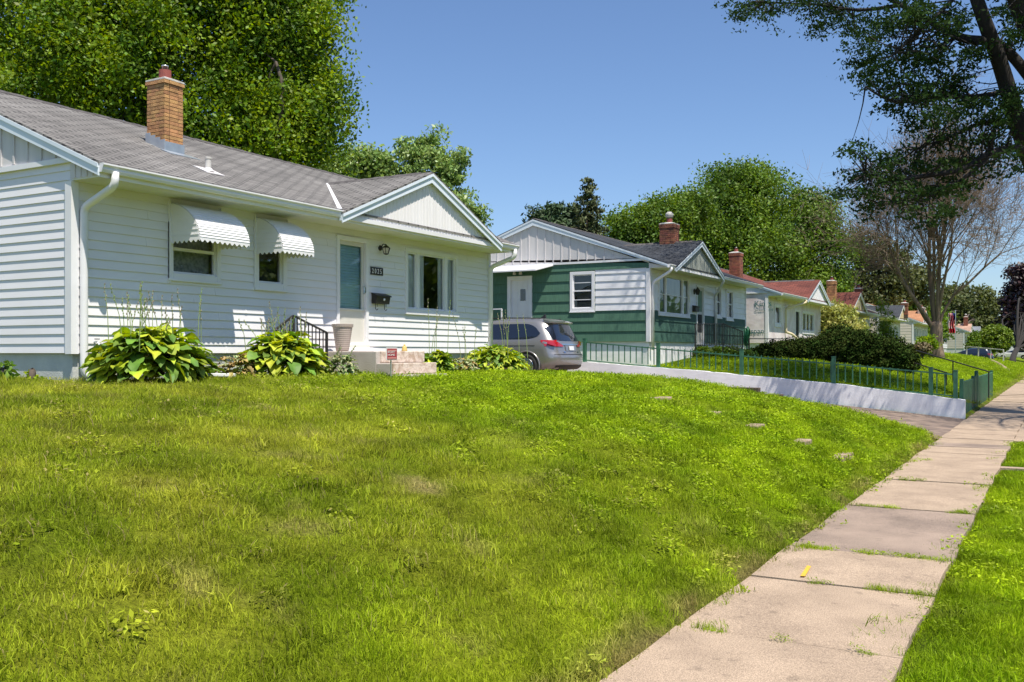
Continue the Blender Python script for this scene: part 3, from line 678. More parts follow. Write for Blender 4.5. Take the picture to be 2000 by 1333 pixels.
        s = MB(); xo = XE + .13
        for e in (ga, gb):
            sg = -1 if e == ga else 1; e2 = e + sg * .16; dz = -q * .16
            P = [(xo, e2, ze + dz), (xo, gc, gz), C_, (XE - .0, e2, ze + dz)]
            P[2] = (C_[0], gc, gz); P[3] = (XE + .02, e2, ze + dz)
            if sg > 0: P = P[::-1]
            s.prism(P, (0, 0, th + .004))
        gr = build('gable_roof', s, roof, R, uv=True)
        k = MB()
        for e in (ga, gb):
            sg = -1 if e == ga else 1; e2 = e + sg * .16; dz = -q * .16
            k.prism([(XE + .105, e2, ze + dz + .002), (XE + .105, gc, gz + .002), (XE + .105, gc, gz - .05), (XE + .105, e2, ze + dz - .05)], (.03, 0, 0))
            k.prism([(XE + .09, e2, ze + dz - .052), (XE + .09, gc, gz - .052), (XE + .09, gc, gz - .17), (XE + .09, e2, ze + dz - .15)], (.02, 0, 0))
            k.prism([(XE + .03, e2, ze + dz - .02), (XE + .03, gc, gz - .02), (XE + .03, gc, gz - .11), (XE + .03, e2, ze + dz - .11)], (.06, 0, 0))
        build('gable_rake', k, rake if detail else trim, R)
        k = MB().box(XE + .0, XE + .05, ga + .02, gb - .02, ze - .135, ze - .062); build('gable_fascia', k, trim, R)
        c = MB(); x = XE - .15; rr = random.Random(9)
        while x > C_[0] + .1 and detail:
            h = rr.uniform(0, .008); c.prism([(x, gc - .12, gz + th - .12 * q + .004 + h), (x, gc, gz + th + .02 + h), (x, gc + .12, gz + th - .12 * q + .004 + h), (x, gc + .12, gz + th - .12 * q - .01), (x, gc, gz + th - .01), (x, gc - .12, gz + th - .12 * q - .01)], (-.17, 0, 0)); x -= .165
        if detail: build('gable_ridge_cap', c, 'ridge_dark', gr)
        # valley flashing
        vb = MB(); A = Vector((XE + .02, ga - .14, ze + .03)); B = Vector((C_[0], gc, gz + .05))
        if flash: vb.bar(A, B, .09, .012); build('valley_flashing', vb, 'trim_white', rf)
        if ga - .2 > Y0 + .3: gutter(R, ya + .02, ga + .0, ze - .005, trim)
        if gb + .2 < Y1 - .3: gutter(R, gb + .02, yb - .02, ze - .005, trim)
        else: gutter(R, min(gb + .05, Y1 - .6), yb + .06, ze - .005, trim)
    else: gutter(R, ya + .02, yb - .02, ze - .005, trim)
    return R
fy = lambda px, X=XF: onX(px, 690, X)[1]
fz = lambda px, py, X=XF: onX(px, py, X)[2]
# ================================================================== house one
H1Y = 8.09
w1 = (fy(327), fy(428), fz(430, 553), 1.93); w2 = (fy(495), fy(557), fz(557, 568), 1.90)
pw = (fy(790), fy(892), fz(790, 611), 2.10)
dr = (fy(655), fy(717), fz(717, 679), 2.13)
G1 = (12.85, 17.88, 3.475)
H1 = house('white sided bungalow with tan brick chimney and curved awnings', H1Y, 10.65, -.38, 0.0, 2.27, 2.43, -14.95, 4.22, G1, 'vinyl', 'vinyl', 'shingle', gpanel='panel_light', flash=True,
           holes_f=[(w1[0] + .02, w1[1] - .02, w1[2] + .02, w1[3] - .02), (w2[0] + .02, w2[1] - .02, w2[2] + .02, w2[3] - .02), (pw[0] + .02, pw[1] - .02, pw[2] + .02, pw[3] - .02), (dr[0] + .03, dr[1] - .03, .0, 2.1)])
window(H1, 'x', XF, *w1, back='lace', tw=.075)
window(H1, 'x', XF, *w2, style='none', back='dark_infill', tw=.085)
window(H1, 'x', XF, *pw, style='none', back='curtain_backing', gap=(.38, .66), tw=.075, cols=[(0, .19), (.24, .77), (.82, 1)])
# door
m = MB(); ring(m, 'x', XF, dr[0], dr[1], .14, dr[3], .075, -.06, .045, .05)
D = build('front_door', m, 'trim_white', H1, bevel=.004)
da, db = dr[0] + .075, dr[1] - .075
m = MB(); ring(m, 'x', XF, da, db, .19, dr[3] - .075, .075, -.045, -.01, .62); build('storm_frame', m, 'door_white', D, bevel=.004)
m = MB().poly([(XF - .03, da + .07, .80), (XF - .03, db - .07, .80), (XF - .03, db - .07, dr[3] - .14), (XF - .03, da + .07, dr[3] - .14)]); build('storm_pane', m, 'glass_teal', D)
m = MB(); fbox(m, 'x', XF, da, db, .18, dr[3] - .08, -.09, -.075)
for q in range(22): m.prism([(XF - .072, da, .86 + q * .05), (XF - .060, da, .865 + q * .05), (XF - .060, da, .87 + q * .05), (XF - .072, da, .885 + q * .05)], (0, db - da, 0))
m.box(XF - .074, XF - .066, da, db, .2, .84); build('inner_door', m, 'teal_glass_back', D)
m = MB(); fbox(m, 'x', XF, da, db, .785, .815, -.03, .012); fbox(m, 'x', XF, dr[0] + .01, dr[1] - .01, .10, .145, -.05, .07); build('door_rail', m, 'door_white', D)
m = MB().lathe((XF + .03, db - .03, 1.17), [(.012, 0), (.012, .06)], 8).box(XF - .01, XF + .02, db - .045, db - .015, 1.1, 1.25).box(XF + .02, XF + .045, db - .04, db - .02, 1.12, 1.23); build('handle', m, 'chrome', D)
# chimney, flashing, vent pipe
cz = 3.28
CH = chimney(H1, -13.13, -12.70, 10.79, 11.17, 3.1, 4.54, 'brick_tan', ch=.0605)
p1 = (4.22 - 2.43) / (14.95 - 10.66); zr = lambda X: 2.43 + (abs(X) - 10.66) * p1 + .035
m = MB(); f0 = .012
m.prism([(-12.70 + f0, 10.78, zr(-12.70) - .02), (-12.70 + f0, 11.18, zr(-12.70) - .02), (-12.70 + f0, 11.18, zr(-12.7) + .15), (-12.70 + f0, 10.78, zr(-12.7) + .15)], (.012, 0, 0))
xx = -12.68
for i in range(4):
    x1_ = xx - .115; h = .14; m.box(xx, x1_, 10.79 - f0 - .008, 10.79 - f0 + .004, zr(xx) - .03, zr(x1_) + h); xx = x1_
m.prism([(-12.70, 10.70, zr(-12.70) + .004), (-12.50, 10.72, zr(-12.50) + .004), (-12.50, 11.36, zr(-12.50) + .004), (-12.70, 11.3, zr(-12.70) + .004)], (0, 0, .008))
build('flashing', m, 'metal_bright', CH)
vx, vy = -11.60, 10.70
m = MB().lathe((vx, vy, zr(vx) - .05), [(.045, 0), (.045, .24), (.052, .24), (.052, .27), (.035, .27)], 16); VP = build('vent_pipe', m, 'cap_cement', H1, smooth=False)
m = MB().prism([(vx - .16, vy - .17, zr(vx - .16) + .004), (vx + .16, vy - .17, zr(vx + .16) + .004), (vx + .2, vy, zr(vx + .2) + .01), (vx + .16, vy + .19, zr(vx + .16) + .004), (vx - .16, vy + .19, zr(vx - .16) + .004)], (0, 0, .012))
m.lathe((vx, vy, zr(vx) - .01), [(.10, 0), (.05, .06)], 16); build('vent_flashing', m, 'panel_grey', VP)
# downspouts
gx = XE + .05
downspout(H1, [(gx, 8.22, 2.34), (gx, 8.22, 2.17), (XF + .07, 8.22, 1.93), (XF + .07, 8.22, -.20), (XF + .07, 8.25, -.30), (XF + .30, 8.42, -.34)])
downspout(H1, [(gx, 18.72, 2.33), (gx, 18.72, 2.16), (XF + .07, 18.70, 1.95), (XF + .07, 18.70, -.3)])
m = MB().bar((-10.45, 9.02, -.30), (-10.4, 10.1, -.32), .07, .05); tag(build('drain_extension', m, 'trim_white', bevel=.01), 'white drain tube lying on the grass below the largest hosta', 'drain tube')
# wall lamp, plaque, mailbox
LY, LZ = fy(741), fz(741, 487)
La = thing('wall_lamp', 'black lantern lamp on the wall between front door and picture window', 'wall lamp', (XF, LY, LZ))
m = MB().lathe((XF + .012, LY, LZ + .02), [(.055, 0), (.05, .025), (.02, .04)], 16, axis='x').tube([(XF + .03, LY, LZ + .02), (XF + .09, LY, LZ + .09), (XF + .15, LY, LZ + .08), (XF + .16, LY, LZ + .05)], .011); build('bracket', m, 'black_iron', La)
m = MB().lathe((XF + .16, LY, LZ), [(.085, .015), (.05, .045), (.015, .065), (.008, .085)], 6); 
for a in range(6):
    c, s = math.cos(a * math.pi / 3), math.sin(a * math.pi / 3); m.tube([(XF + .16 + c * .08, LY + s * .08, LZ + .015), (XF + .16 + c * .045, LY + s * .045, LZ - .10)], .006, 5)
m.lathe((XF + .16, LY, LZ - .12), [(.012, 0), (.05, .015), (.05, .025)], 6); build('cage', m, 'black_iron', La)
m = MB().lathe((XF + .16, LY, LZ - .10), [(.04, 0), (.072, .11)], 6); build('glass', m, 'bulb_glass', La)
a0, a1, b0, b1 = fy(722), fy(746), fz(735, 538), fz(735, 523)
NP = thing('number_plaque', 'black house number plaque reading 2025 beside the front door', 'house number', (XF, (a0 + a1) / 2, b0))
m = MB().box(XF + .015, XF + .03, a0, a1, b0, b1); build('plate', m, 'black_iron', NP, bevel=.004)
for i, ch in enumerate('2025'):
    lettering('digit', ch, .13, (XF + .033, a0 + .03 + i * (a1 - a0 - .05) / 4, b0 + .03), 'x', 'trim_white', NP, .003, .78)
a0, a1, b0, b1 = fy(724), fy(751), fz(735, 594), fz(735, 573)
MBX = thing('mailbox', 'black wall mailbox with curled hooks beside the front door', 'mailbox', (XF, (a0 + a1) / 2, b0))
m = MB().prism([(XF + .02, a0, b0), (XF + .12, a0, b0), (XF + .145, a0, b1 - .07), (XF + .02, a0, b1 - .02)], (0, a1 - a0, 0)); build('box', m, 'black_iron', MBX, bevel=.006)
m = MB().prism([(XF + .02, a0 - .01, b1), (XF + .165, a0 - .01, b1 - .05), (XF + .165, a0 - .01, b1 - .075), (XF + .02, a0 - .01, b1 - .025)], (0, a1 - a0 + .02, 0)); build('lid', m, 'black_iron', MBX, bevel=.004)
m = MB().lathe((XF + .14, (a0 + a1) / 2 + .02, (b0 + b1) / 2 - .02), [(.026, 0), (.022, .012), (.006, .016)], 14, axis='x'); build('emblem', m, 'metal_bright', MBX)
for yy in (a0 + .07, a1 - .08):
    m = MB().tube([(XF + .06, yy, b0), (XF + .06, yy, b0 - .10), (XF + .09, yy, b0 - .125), (XF + .12, yy, b0 - .10)], .006, 6).tube([(XF + .06, yy + .05, b0), (XF + .06, yy + .05, b0 - .06)], .005, 5); build('hook', m, 'black_iron', MBX)
# awnings
def awning(y0, y1, ztop, zbot, out, label):
    A = thing('window_awning', label, 'awning', (XF, (y0 + y1) / 2, zbot), 'curved awnings over the small windows')
    prof = []; n = 18
    for i in range(n + 1):
        s = i / n; a = s * math.pi / 2
        # slopes out, then turns down
        prof.append((out * (.30 * s + .70 * math.sin(a) ** 1.0 * (1 if s else 0)) if False else out * (1 - (1 - s) ** 1.9), ztop - (ztop - zbot - .03) * (s ** 1.35)))
    P = []
    for i in range(n):
        (o0, z0_), (o1, z1_) = prof[i], prof[i + 1]; d = Vector((o1 - o0, z1_ - z0_)); nn = Vector((-d.y, d.x)).normalized()
        P.append((o0 + nn.x * .004, z0_ + nn.y * .004)); P.append((o0 + d.x * .8 + nn.x * .014, z0_ + d.y * .8 + nn.y * .014))
    P.append(prof[-1]); m = MB(); k = len(P)
    v = [(XF + .03 + o, y0, z) for o, z in P] + [(XF + .03 + o, y1, z) for o, z in P]
    v += [(XF + .018 + o, y0, z - .012) for o, z in P] + [(XF + .018 + o, y1, z - .012) for o, z in P]
    f = []
    for i in range(k - 1): f += [(i, i + 1, k + i + 1, k + i), (2 * k + i, 3 * k + i, 3 * k + i + 1, 2 * k + i + 1)]
    m.add(v, f); build('canopy', m, 'trim_white', A)
    # scalloped valance
    m = MB(); nS = 60; xo = XF + .03 + prof[-1][0]; zt = prof[-1][1] + .02
    for i in range(nS):
        a, b = y0 + (y1 - y0) * i / nS, y0 + (y1 - y0) * (i + 1) / nS
        za = zbot - .018 + .018 * math.cos((a - y0) / .095 * 2 * math.pi); zb_ = zbot - .018 + .018 * math.cos((b - y0) / .095 * 2 * math.pi)
        m.prism([(xo, a, za), (xo, b, zb_), (xo, b, zt), (xo, a, zt)], (.008, 0, 0))
    build('valance', m, 'trim_white', A)
    for ys in (y0, y1 - .008):
        m = MB(); nS = 36
        for i in range(nS):
            s0, s1 = i / nS, (i + 1) / nS; xa, xb_ = out * s0, out * s1
            def zc(o):
                s = 1 - max(0, 1 - o / out) ** (1 / 1.9); return ztop - (ztop - zbot - .03) * (s ** 1.35)
            g = lambda o: zbot - .018 + .018 * math.cos(o / .095 * 2 * math.pi)
            m.prism([(XF + .03 + xa, ys, g(xa)), (XF + .03 + xb_, ys, g(xb_)), (XF + .03 + xb_, ys, zc(xb_)), (XF + .03 + xa, ys, zc(xa))], (0, .008, 0))
        z = zbot + .07
        while z < ztop - .1:
            # rib across the cheek
            s = ((ztop - z) / (ztop - zbot - .03)) ** (1 / 1.35); oo = out * (1 - (1 - min(1, s)) ** 1.9)
            m.box(XF + .03, XF + .03 + oo - .01, ys - .007, ys + .015, z, z + .012); z += .075
        build('side_panel', m, 'trim_white', A)
    m = MB().box(XF + .015, XF + .045, y0 - .03, y0, zbot - .6, ztop + .05).box(XF + .015, XF + .045, y1 - .01, y1 + .02, zbot, ztop + .05); build('mounting_strip', m, 'trim_white', A)
awning(w1[0] + .03, fy(486, -10.68), 2.19, 1.63, .60, 'wide curved white metal awning over the left window')
awning(w2[0] + .02, fy(612, -10.70), 2.19, 1.62, .58, 'narrower curved white metal awning nearer the front door')
# stoop
ST = thing('front_stoop', 'flaking concrete stoop with steps below the front door', 'stoop', (-10.4, 13.4, -.4))
m = MB().box(XF + .02, -9.92, 12.8, 14.18, -.6, .03).box(XF + .02, -10.9, 14.18, 14.6, -.6, .03).box(-9.92, -9.62, 12.8, 14.12, -.62, -.17).box(-9.62, -9.32, 12.8, 14.05, -.65, -.36); build('block', m, 'concrete', ST, bevel=.015)
m = MB().box(-9.935, -9.885, 12.9, 14.16, -.165, .034).box(-9.64, -9.585, 12.83, 14.10, -.355, -.166); build('riser', m, 'flaked', ST, bevel=.012)
m = MB().box(XF + .03, XF + .14, dr[0] - .02, dr[1] + .02, .03, .10); build('door_sill', m, 'white_paint', ST, bevel=.01)
# pot
PX, PY = -10.92, fy(669, -10.92)
P = thing('planter', 'tall tan ribbed plastic planter standing by the front door', 'planter', (PX, PY, .03))
pr = [(.10, 0), (.115, .03)] + [(.115 + .055 * (i / 22) + (.003 if i % 2 else 0), .04 + .38 * i / 22) for i in range(23)] + [(.185, .43), (.19, .475), (.17, .48), (.155, .40)]
build('pot', MB().lathe((PX, PY, .03), pr, 28), 'pot', P, smooth=False); build('soil', MB().lathe((PX, PY, .40), [(.15, 0), (.15, .02)], 20), 'soil', P)
# yellow ornament and sign
ox, oy = -9.95, fy(790, -9.95)
O = thing('ornament', 'small yellow bell shaped ornament on the top step', 'ornament', (ox, oy, .03))
build('bell', MB().lathe((ox, oy, .03), [(.05, 0), (.052, .02), (.04, .06), (.034, .09), (.012, .10)], 14), 'brass_yellow', O, smooth=True)
build('knob', MB().lathe((ox, oy, .12), [(.01, 0), (.018, .02), (.01, .035)], 10), 'brass_yellow', O, smooth=True)
sx = -9.2; sy0, sy1 = fy(755, sx), fy(776, sx); sz0, sz1 = fz(765, 704, sx), fz(765, 679.5, sx)
S = thing('yard_sign', 'small red and white security yard sign before the steps', 'yard sign', (sx, (sy0 + sy1) / 2, -.45))
build('stake', MB().box(sx - .03, sx - .015, (sy0 + sy1) / 2 - .01, (sy0 + sy1) / 2 + .01, -.5, sz0 + .1), 'metal_bright', S)
build('board', MB().box(sx - .012, sx, sy0, sy1, sz0, sz1), 'sign_white', S, bevel=.003)
build('red_face', MB().box(sx, sx + .003, sy0 + .013, sy1 - .013, sz0 + .013, sz1 - .013), 'sign_red', S)
wS = sy1 - sy0
for t_, h_, zz_, st_ in (('SECURITY', .04, .118, .78), ('HOME', .045, .07, 1.05)): lettering('lettering', t_, h_, (sx + .006, sy0 + .022, sz0 + zz_), 'x', 'sign_white', S, .001, st_ * wS / .2)
build('panel_line', MB().box(sx + .003, sx + .005, sy0 + .03, sy1 - .03, sz0 + .025, sz0 + .045).box(sx + .003, sx + .005, sy0 + .03, sy1 - .03, sz1 - .05, sz1 - .035), 'sign_pink', S)
# iron handrail beside the stoop
RX = -10.78; pl = (fy(541, RX), fz(541, 643, RX)); pk = (fy(573, RX), fz(573, 617, RX)); prr = (fy(638, RX), fz(638, 650, RX))
RL = thing('handrail', 'black wrought iron handrail rising to a peak behind the hosta', 'handrail', (RX, pk[0], -.38))
m = MB().bar((RX, pl[0] - .03, pl[1] - .01), (RX, pk[0], pk[1]), .035, .025).bar((RX, pk[0], pk[1]), (RX, prr[0], prr[1]), .035, .025)
m.lathe((RX, pl[0] - .03, pl[1] - .05), [(.035, 0), (.045, .03), (.02, .06)], 8); build('top_rail', m, 'black_iron', RL)
for yy, zz in (pk, prr): build('post', MB().box(RX - .018, RX + .018, yy - .018, yy + .018, -.4, zz), 'black_iron', RL)
build('post', MB().box(RX - .015, RX + .015, pl[0] - .015, pl[0] + .015, -.4, pl[1]), 'black_iron', RL)
for i in range(1, 9):
    s = i / 9; yy = pk[0] + (prr[0] - pk[0]) * s; zz = pk[1] + (prr[1] - pk[1]) * s; build('baluster', MB().box(RX - .007, RX + .007, yy - .007, yy + .007, zz - .50, zz), 'black_iron', RL)
for i in range(1, 4):
    s = i / 4; yy = pl[0] + (pk[0] - pl[0]) * s; zz = pl[1] + (pk[1] - pl[1]) * s; build('baluster', MB().box(RX - .007, RX + .007, yy - .007, yy + .007, zz - .50, zz), 'black_iron', RL)
build('bottom_rail', MB().bar((RX, pk[0], pk[1] - .5), (RX, prr[0], prr[1] - .5), .03, .015), 'black_iron', RL)
# outdoor tap by the corner
tx, ty, tz = XF + .02, fy(182), fz(182, 668)
TP = thing('garden_tap', 'small garden tap on the wall beside the left downspout', 'tap', (tx, ty, tz))
build('spout', MB().tube([(tx, ty, tz), (tx + .07, ty, tz), (tx + .10, ty, tz - .04), (tx + .11, ty, tz - .09)], .012, 8), 'metal_bright', TP); build('handle', MB().lathe((tx + .06, ty, tz + .03), [(.035, 0), (.035, .012)], 10), 'black_iron', TP)
# ================================================================== house two (green)
Y2 = 28.6; sx_ = lambda px, Y=Y2: onY(px, 690, Y)[0]; sz_ = lambda px, py, Y=Y2: onY(px, py, Y)[2]
zbelt = 1.38
sw1 = (sx_(1114), sx_(1162), sz_(1138, 609), sz_(1138, 531)); sd = (sx_(992), sx_(1040), .30, sz_(1016, 540)); wp = (sx_(1163), XF - .09, zbelt, sz_(1200, 526))
def side2(R):
    h = [(sw1[0] + .03, sw1[1] - .03, sw1[2] + .03, sw1[3] - .03), (sd[0] + .03, sd[1] - .03, 0, sd[3] - .03)]
    m = MB(); lap(m, 'y', Y2, XB, XF, .37, zbelt, .335, .028, h); lap(m, 'y', Y2, XB, XF, zbelt, 2.96, .335, .028, h + [wp]); build('side_wall', m, 'green_shake', R)
    m = MB(); lap(m, 'y', Y2, wp[0], wp[1], wp[2], wp[3], .24, .022); build('white_panel', m, 'trim_white', R)
h2f = [(fy(1285), fy(1346), fz(1285, 615), 2.62), (fy(1359), fy(1374), .3, 2.46), (fy(1396), fy(1408), fz(1408, 622), 2.50), (fy(1417), fy(1431), fz(1431, 627), 2.50)]
G2 = (29.2, 33.95, 3.80)
H2 = house('green and white bungalow with board gable and red brick chimney', Y2, 10.75, -.25, .37, 2.70, 2.80, -15.45, 4.52, G2, 'green_shake', 'trim_white', 'shingle_dark', panel='panel_grey', gpanel='panel_dark',
           holes_f=[(a + .03, b - .03, c + .03, d - .03) for a, b, c, d in h2f], lower=('green_dark', zbelt), ex=.22, frieze=3.02, extra_side=side2, battens=.31, foundation='white_paint', gbatten=.2)
window(H2, 'x', XF, *h2f[0], style='mull', back='curtain_green', tw=.07, cols=[(0, .22), (.24, .78), (.82, 1)])
window(H2, 'x', XF, *h2f[2], back='dark_infill', tw=.09); window(H2, 'x', XF, *h2f[3], back='dark_infill', tw=.09)
window(H2, 'y', Y2, *sw1, back='dark_infill', tw=.10, muntin=True)
m = MB(); a, b, c, d = h2f[1]; ring(m, 'x', XF, a, b, c, d, .09, -.04, .04, .04); D2 = build('front_door', m, 'trim_white', H2)
build('door_leaf', MB().box(XF - .03, XF - .01, a + .09, b - .09, c, d - .09), 'door_white', D2); build('door_pane', MB().box(XF - .012, XF - .004, a + .16, b - .16, c + 1.2, d - .2), 'curtain_green', D2); build('screen', MB().box(XF - .012, XF - .004, a + .16, b - .16, c + .45, c + 1.1), 'dark_infill', D2)
m = MB(); ring(m, 'y', Y2, *sd, .13, -.03, .05, .03); D3 = build('side_door', m, 'trim_white', H2)
l0, l1 = sd[0] + .13, sd[1] - .13
m = MB().box(l0, l1, Y2 + .03, Y2 + .06, .3, sd[3] - .13); build('door_leaf', m, 'trim_white', D3)
m = MB()
for u in (.12, .40, .68): m.box(l0 + (l1 - l0) * u, l0 + (l1 - l0) * (u + .2), Y2 + .02, Y2 + .03, sd[3] - .48, sd[3] - .2)
m.box(l0 + .05, l0 + (l1 - l0) * .35, Y2 + .02, Y2 + .03, 1.2, sd[3] - .55); build('raised_panel', m, 'trim_white', D3, bevel=.006)
build('small_pane', MB().box(l0 + (l1 - l0) * .5, l0 + (l1 - l0) * .78, Y2 + .018, Y2 + .03, sz_(1020, 588), sz_(1020, 565)), 'car_glass', D3)
cx0, cx1, cz_ = sx_(955), sx_(1053, Y2 - .5), sz_(1000, 526)
m = MB().prism([(cx0, Y2 - .02, 2.98), (cx1 + .3, Y2 - .02, 2.98), (cx1, Y2 - .75, 2.78), (cx0, Y2 - .75, 2.78)], (0, 0, -.06)); tag_c = build('door_canopy', m, 'trim_white', H2, bevel=.01)
m = MB()
for q in (-.12, .12): m.lathe((sx_(1014) + q, Y2 - .12, sz_(1014, 531) - .06), [(.03, .06), (.055, .0), (.06, -.05)], 12)
m.box(sx_(1014) - .15, sx_(1014) + .15, Y2 - .14, Y2 - .03, sz_(1014, 531) - .0, sz_(1014, 531) + .03); build('flood_light', m, 'panel_grey', H2)
chimney(H2, sx_(1290, 31.5), sx_(1318, 31.5), 31.4, 31.95, 3.6, (690 - 447) / 1870 * 34.6, 'brick_red', cap='hood', flue='red_clay')
downspout(H2, [(gx, Y2 + .12, 2.70), (gx, Y2 + .12, 2.60), (XF + .07, Y2 + .14, 2.25), (XF + .07, Y2 + .14, .1)])
downspout(H2, [(gx, 34.1, 2.68), (gx, 34.1, 2.55), (XF + .07, 35.2, 2.2), (XF + .07, 35.2, .0)])
yl, zl = fy(1355), fz(1355, 570)
WL = thing('wall_lamp', 'black carriage lamp on the white wall of the green house', 'wall lamp', (XF, yl, zl)); build('bracket', MB().box(XF, XF + .04, yl - .06, yl + .06, zl - .1, zl + .1), 'black_iron', WL)
build('lantern', MB().lathe((XF + .14, yl, zl - .12), [(.05, 0), (.09, .12), (.10, .16), (.03, .24), (.01, .28)], 6), 'black_iron', WL)
ym, zm = fy(1355), fz(1355, 604)
MX = thing('mailbox', 'black mailbox below the carriage lamp of the green house', 'mailbox', (XF, ym, zm)); build('box', MB().box(XF + .02, XF + .14, ym - .2, ym + .2, zm - .1, zm + .08), 'black_iron', MX); build('lid', MB().prism([(XF + .02, ym - .21, zm + .13), (XF + .17, ym - .21, zm + .08), (XF + .17, ym - .21, zm + .06), (XF + .02, ym - .21, zm + .08)], (0, .42, 0)), 'black_iron', MX)
lettering('house_number', '2031', .12, (XF + .03, ym - .14, fz(1352, 585)), 'x', 'black_iron', H2) if False else None
# iron railings before house two
def railing(label, A, B, h, n, mat='black_iron', posts=2, loc=None, r=.018, base=None, cat='railing', grp=None):
    A, B = Vector(A), Vector(B); Rr = thing('railing', label, cat, tuple((A + B) / 2 - Vector((0, 0, h))), grp)
    build('top_rail', MB().bar(A, B, r * 2, r * 1.6), mat, Rr)
    if n: build('bottom_rail', MB().bar(A - Vector((0, 0, h * .86)), B - Vector((0, 0, h * .86)), r * 1.6, r), mat, Rr)
    for i in range(posts): 
        p = A.lerp(B, i / (posts - 1)); build('post', MB().box(p.x - r, p.x + r, p.y - r, p.y + r, p.z - h - .15, p.z), mat, Rr)
    for i in range(1, n): 
        p = A.lerp(B, i / n); build('baluster', MB().box(p.x - .009, p.x + .009, p.y - .009, p.y + .009, p.z - h * .86, p.z), mat, Rr)
    return Rr
railing('black iron railing along the entry landing of the green house', onX(1358, 633, -10.3), onX(1412, 633, -10.3), .85, 16)
railing('black iron railing curving down beside the green house steps', onX(1412, 633, -10.25), onX(1450, 648, -9.7), .85, 12)
railing('white pipe railing at the side door of the green house', (sx_(945), Y2 - 1.15, sz_(945, 605, Y2 - 1.15)), (sx_(1013), Y2 - 1.15, sz_(1013, 603, Y2 - 1.15)), .8, 0, 'trim_white', posts=3, r=.02)
HX = onX(1459, 660, -10.9)
HS = thing('hose_reel', 'coiled green hose hanging at the far corner of the green house', 'hose', (HX[0], HX[1], -.1))
m = MB()
for k in range(6):
    r_ = .26 + .03 * math.sin(k * 2.1); c0 = Vector((HX[0] + .03 * k - .08, HX[1], .62 + .02 * k)); m.tube([tuple(c0 + Vector((.02 * math.sin(a * 3), math.cos(a) * r_ * .55, math.sin(a) * r_ * 1.25))) for a in np.linspace(0, 2 * math.pi, 22)], .022, 6, cap=False)
m.tube([(HX[0], HX[1] + .1, .4), (HX[0] + .1, HX[1] + .2, .1), (HX[0] + .2, HX[1] + .1, -.1)], .02, 6); build('coil', m, 'hose_green', HS, smooth=True)
build('hanger', MB().box(HX[0] - .03, HX[0] + .03, HX[1] - .03, HX[1] + .03, -.4, .75), 'green_iron', HS)
# ================================================================== house three (house wrap)
Y3 = 42.85
h3f = [(fy(1512), fy(1524), fz(1518, 638), 2.25), (fy(1531), fy(1536.5), fz(1534, 630), 2.2), (fy(1552), fy(1561), .55, 2.15), (fy(1566), fy(1589), fz(1578, 652), 2.15)]
H3 = house('bungalow wrapped in printed white building paper with red roof', Y3, 10.8, -.05, .45, 2.55, 2.68, -15.45, 4.42, (47.7, 52.6, 3.70), 'wrap', 'wrap', 'shingle_red', holes_f=[(a + .03, b - .03, c + .03, d - .03) for a, b, c, d in h3f],
           ex=3.2, frieze=2.75, battens=.8, gpanel='trim_white', panel='trim_white', foundation='white_paint')
for i, q in enumerate(h3f): 
    if i != 2: window(H3, 'x', XF, *q, style='none', back='dark_infill', tw=.12, cols=None if i < 3 else [(0, .3), (.36, .64), (.7, 1)], detail=False)
m = MB(); ring(m, 'x', XF, *h3f[2], .1, -.04, .04, .04); D4 = build('front_door', m, 'trim_white', H3); build('door_pane', MB().box(XF - .03, XF - .01, h3f[2][0] + .1, h3f[2][1] - .1, .6, 2.05), 'dark_infill', D4)
for q, (px, py, sz, tx_) in enumerate(((1473, 599, .36, 'Kings'), (1474, 608, .16, 'GreenGuard'), (1466, 652, .34, 'span'))):
    p = onY(px, py, Y3 - .03); lettering('lettering', tx_, sz, (p[0], Y3 - .035, p[2]), 'y', 'wrap_ink', H3, .002)
chimney(H3, sx_(1425, 44.6), sx_(1446, 44.6), 44.5, 45.05, 3.0, (690 - 492) / 1870 * 44.9, 'brick_red', cap='disc')
downspout(H3, [(gx, 47.3, 2.57), (gx, 47.3, 2.45), (XF + .07, 45.9, 2.1), (XF + .07, 45.9, 1.0), (XF + .3, 46.2, .9), (XF + .9, 47.2, .1)], w=.11, mat='cream')
railing('low dark metal rail fence before the paper wrapped house', onX(1463, 662, -9.6), onX(1700, 663, -9.6), .7, 0, posts=9, r=.022, cat='fence')
m = MB().tube([W(1527, 582, 44), W(1519, 584, 44.0), W(1521, 573, 44)], .09, 8); tag(build('elbow_pipe', m, 'trim_white', smooth=True), 'loose white gutter elbow on the paper wrapped house eave', 'gutter elbow')
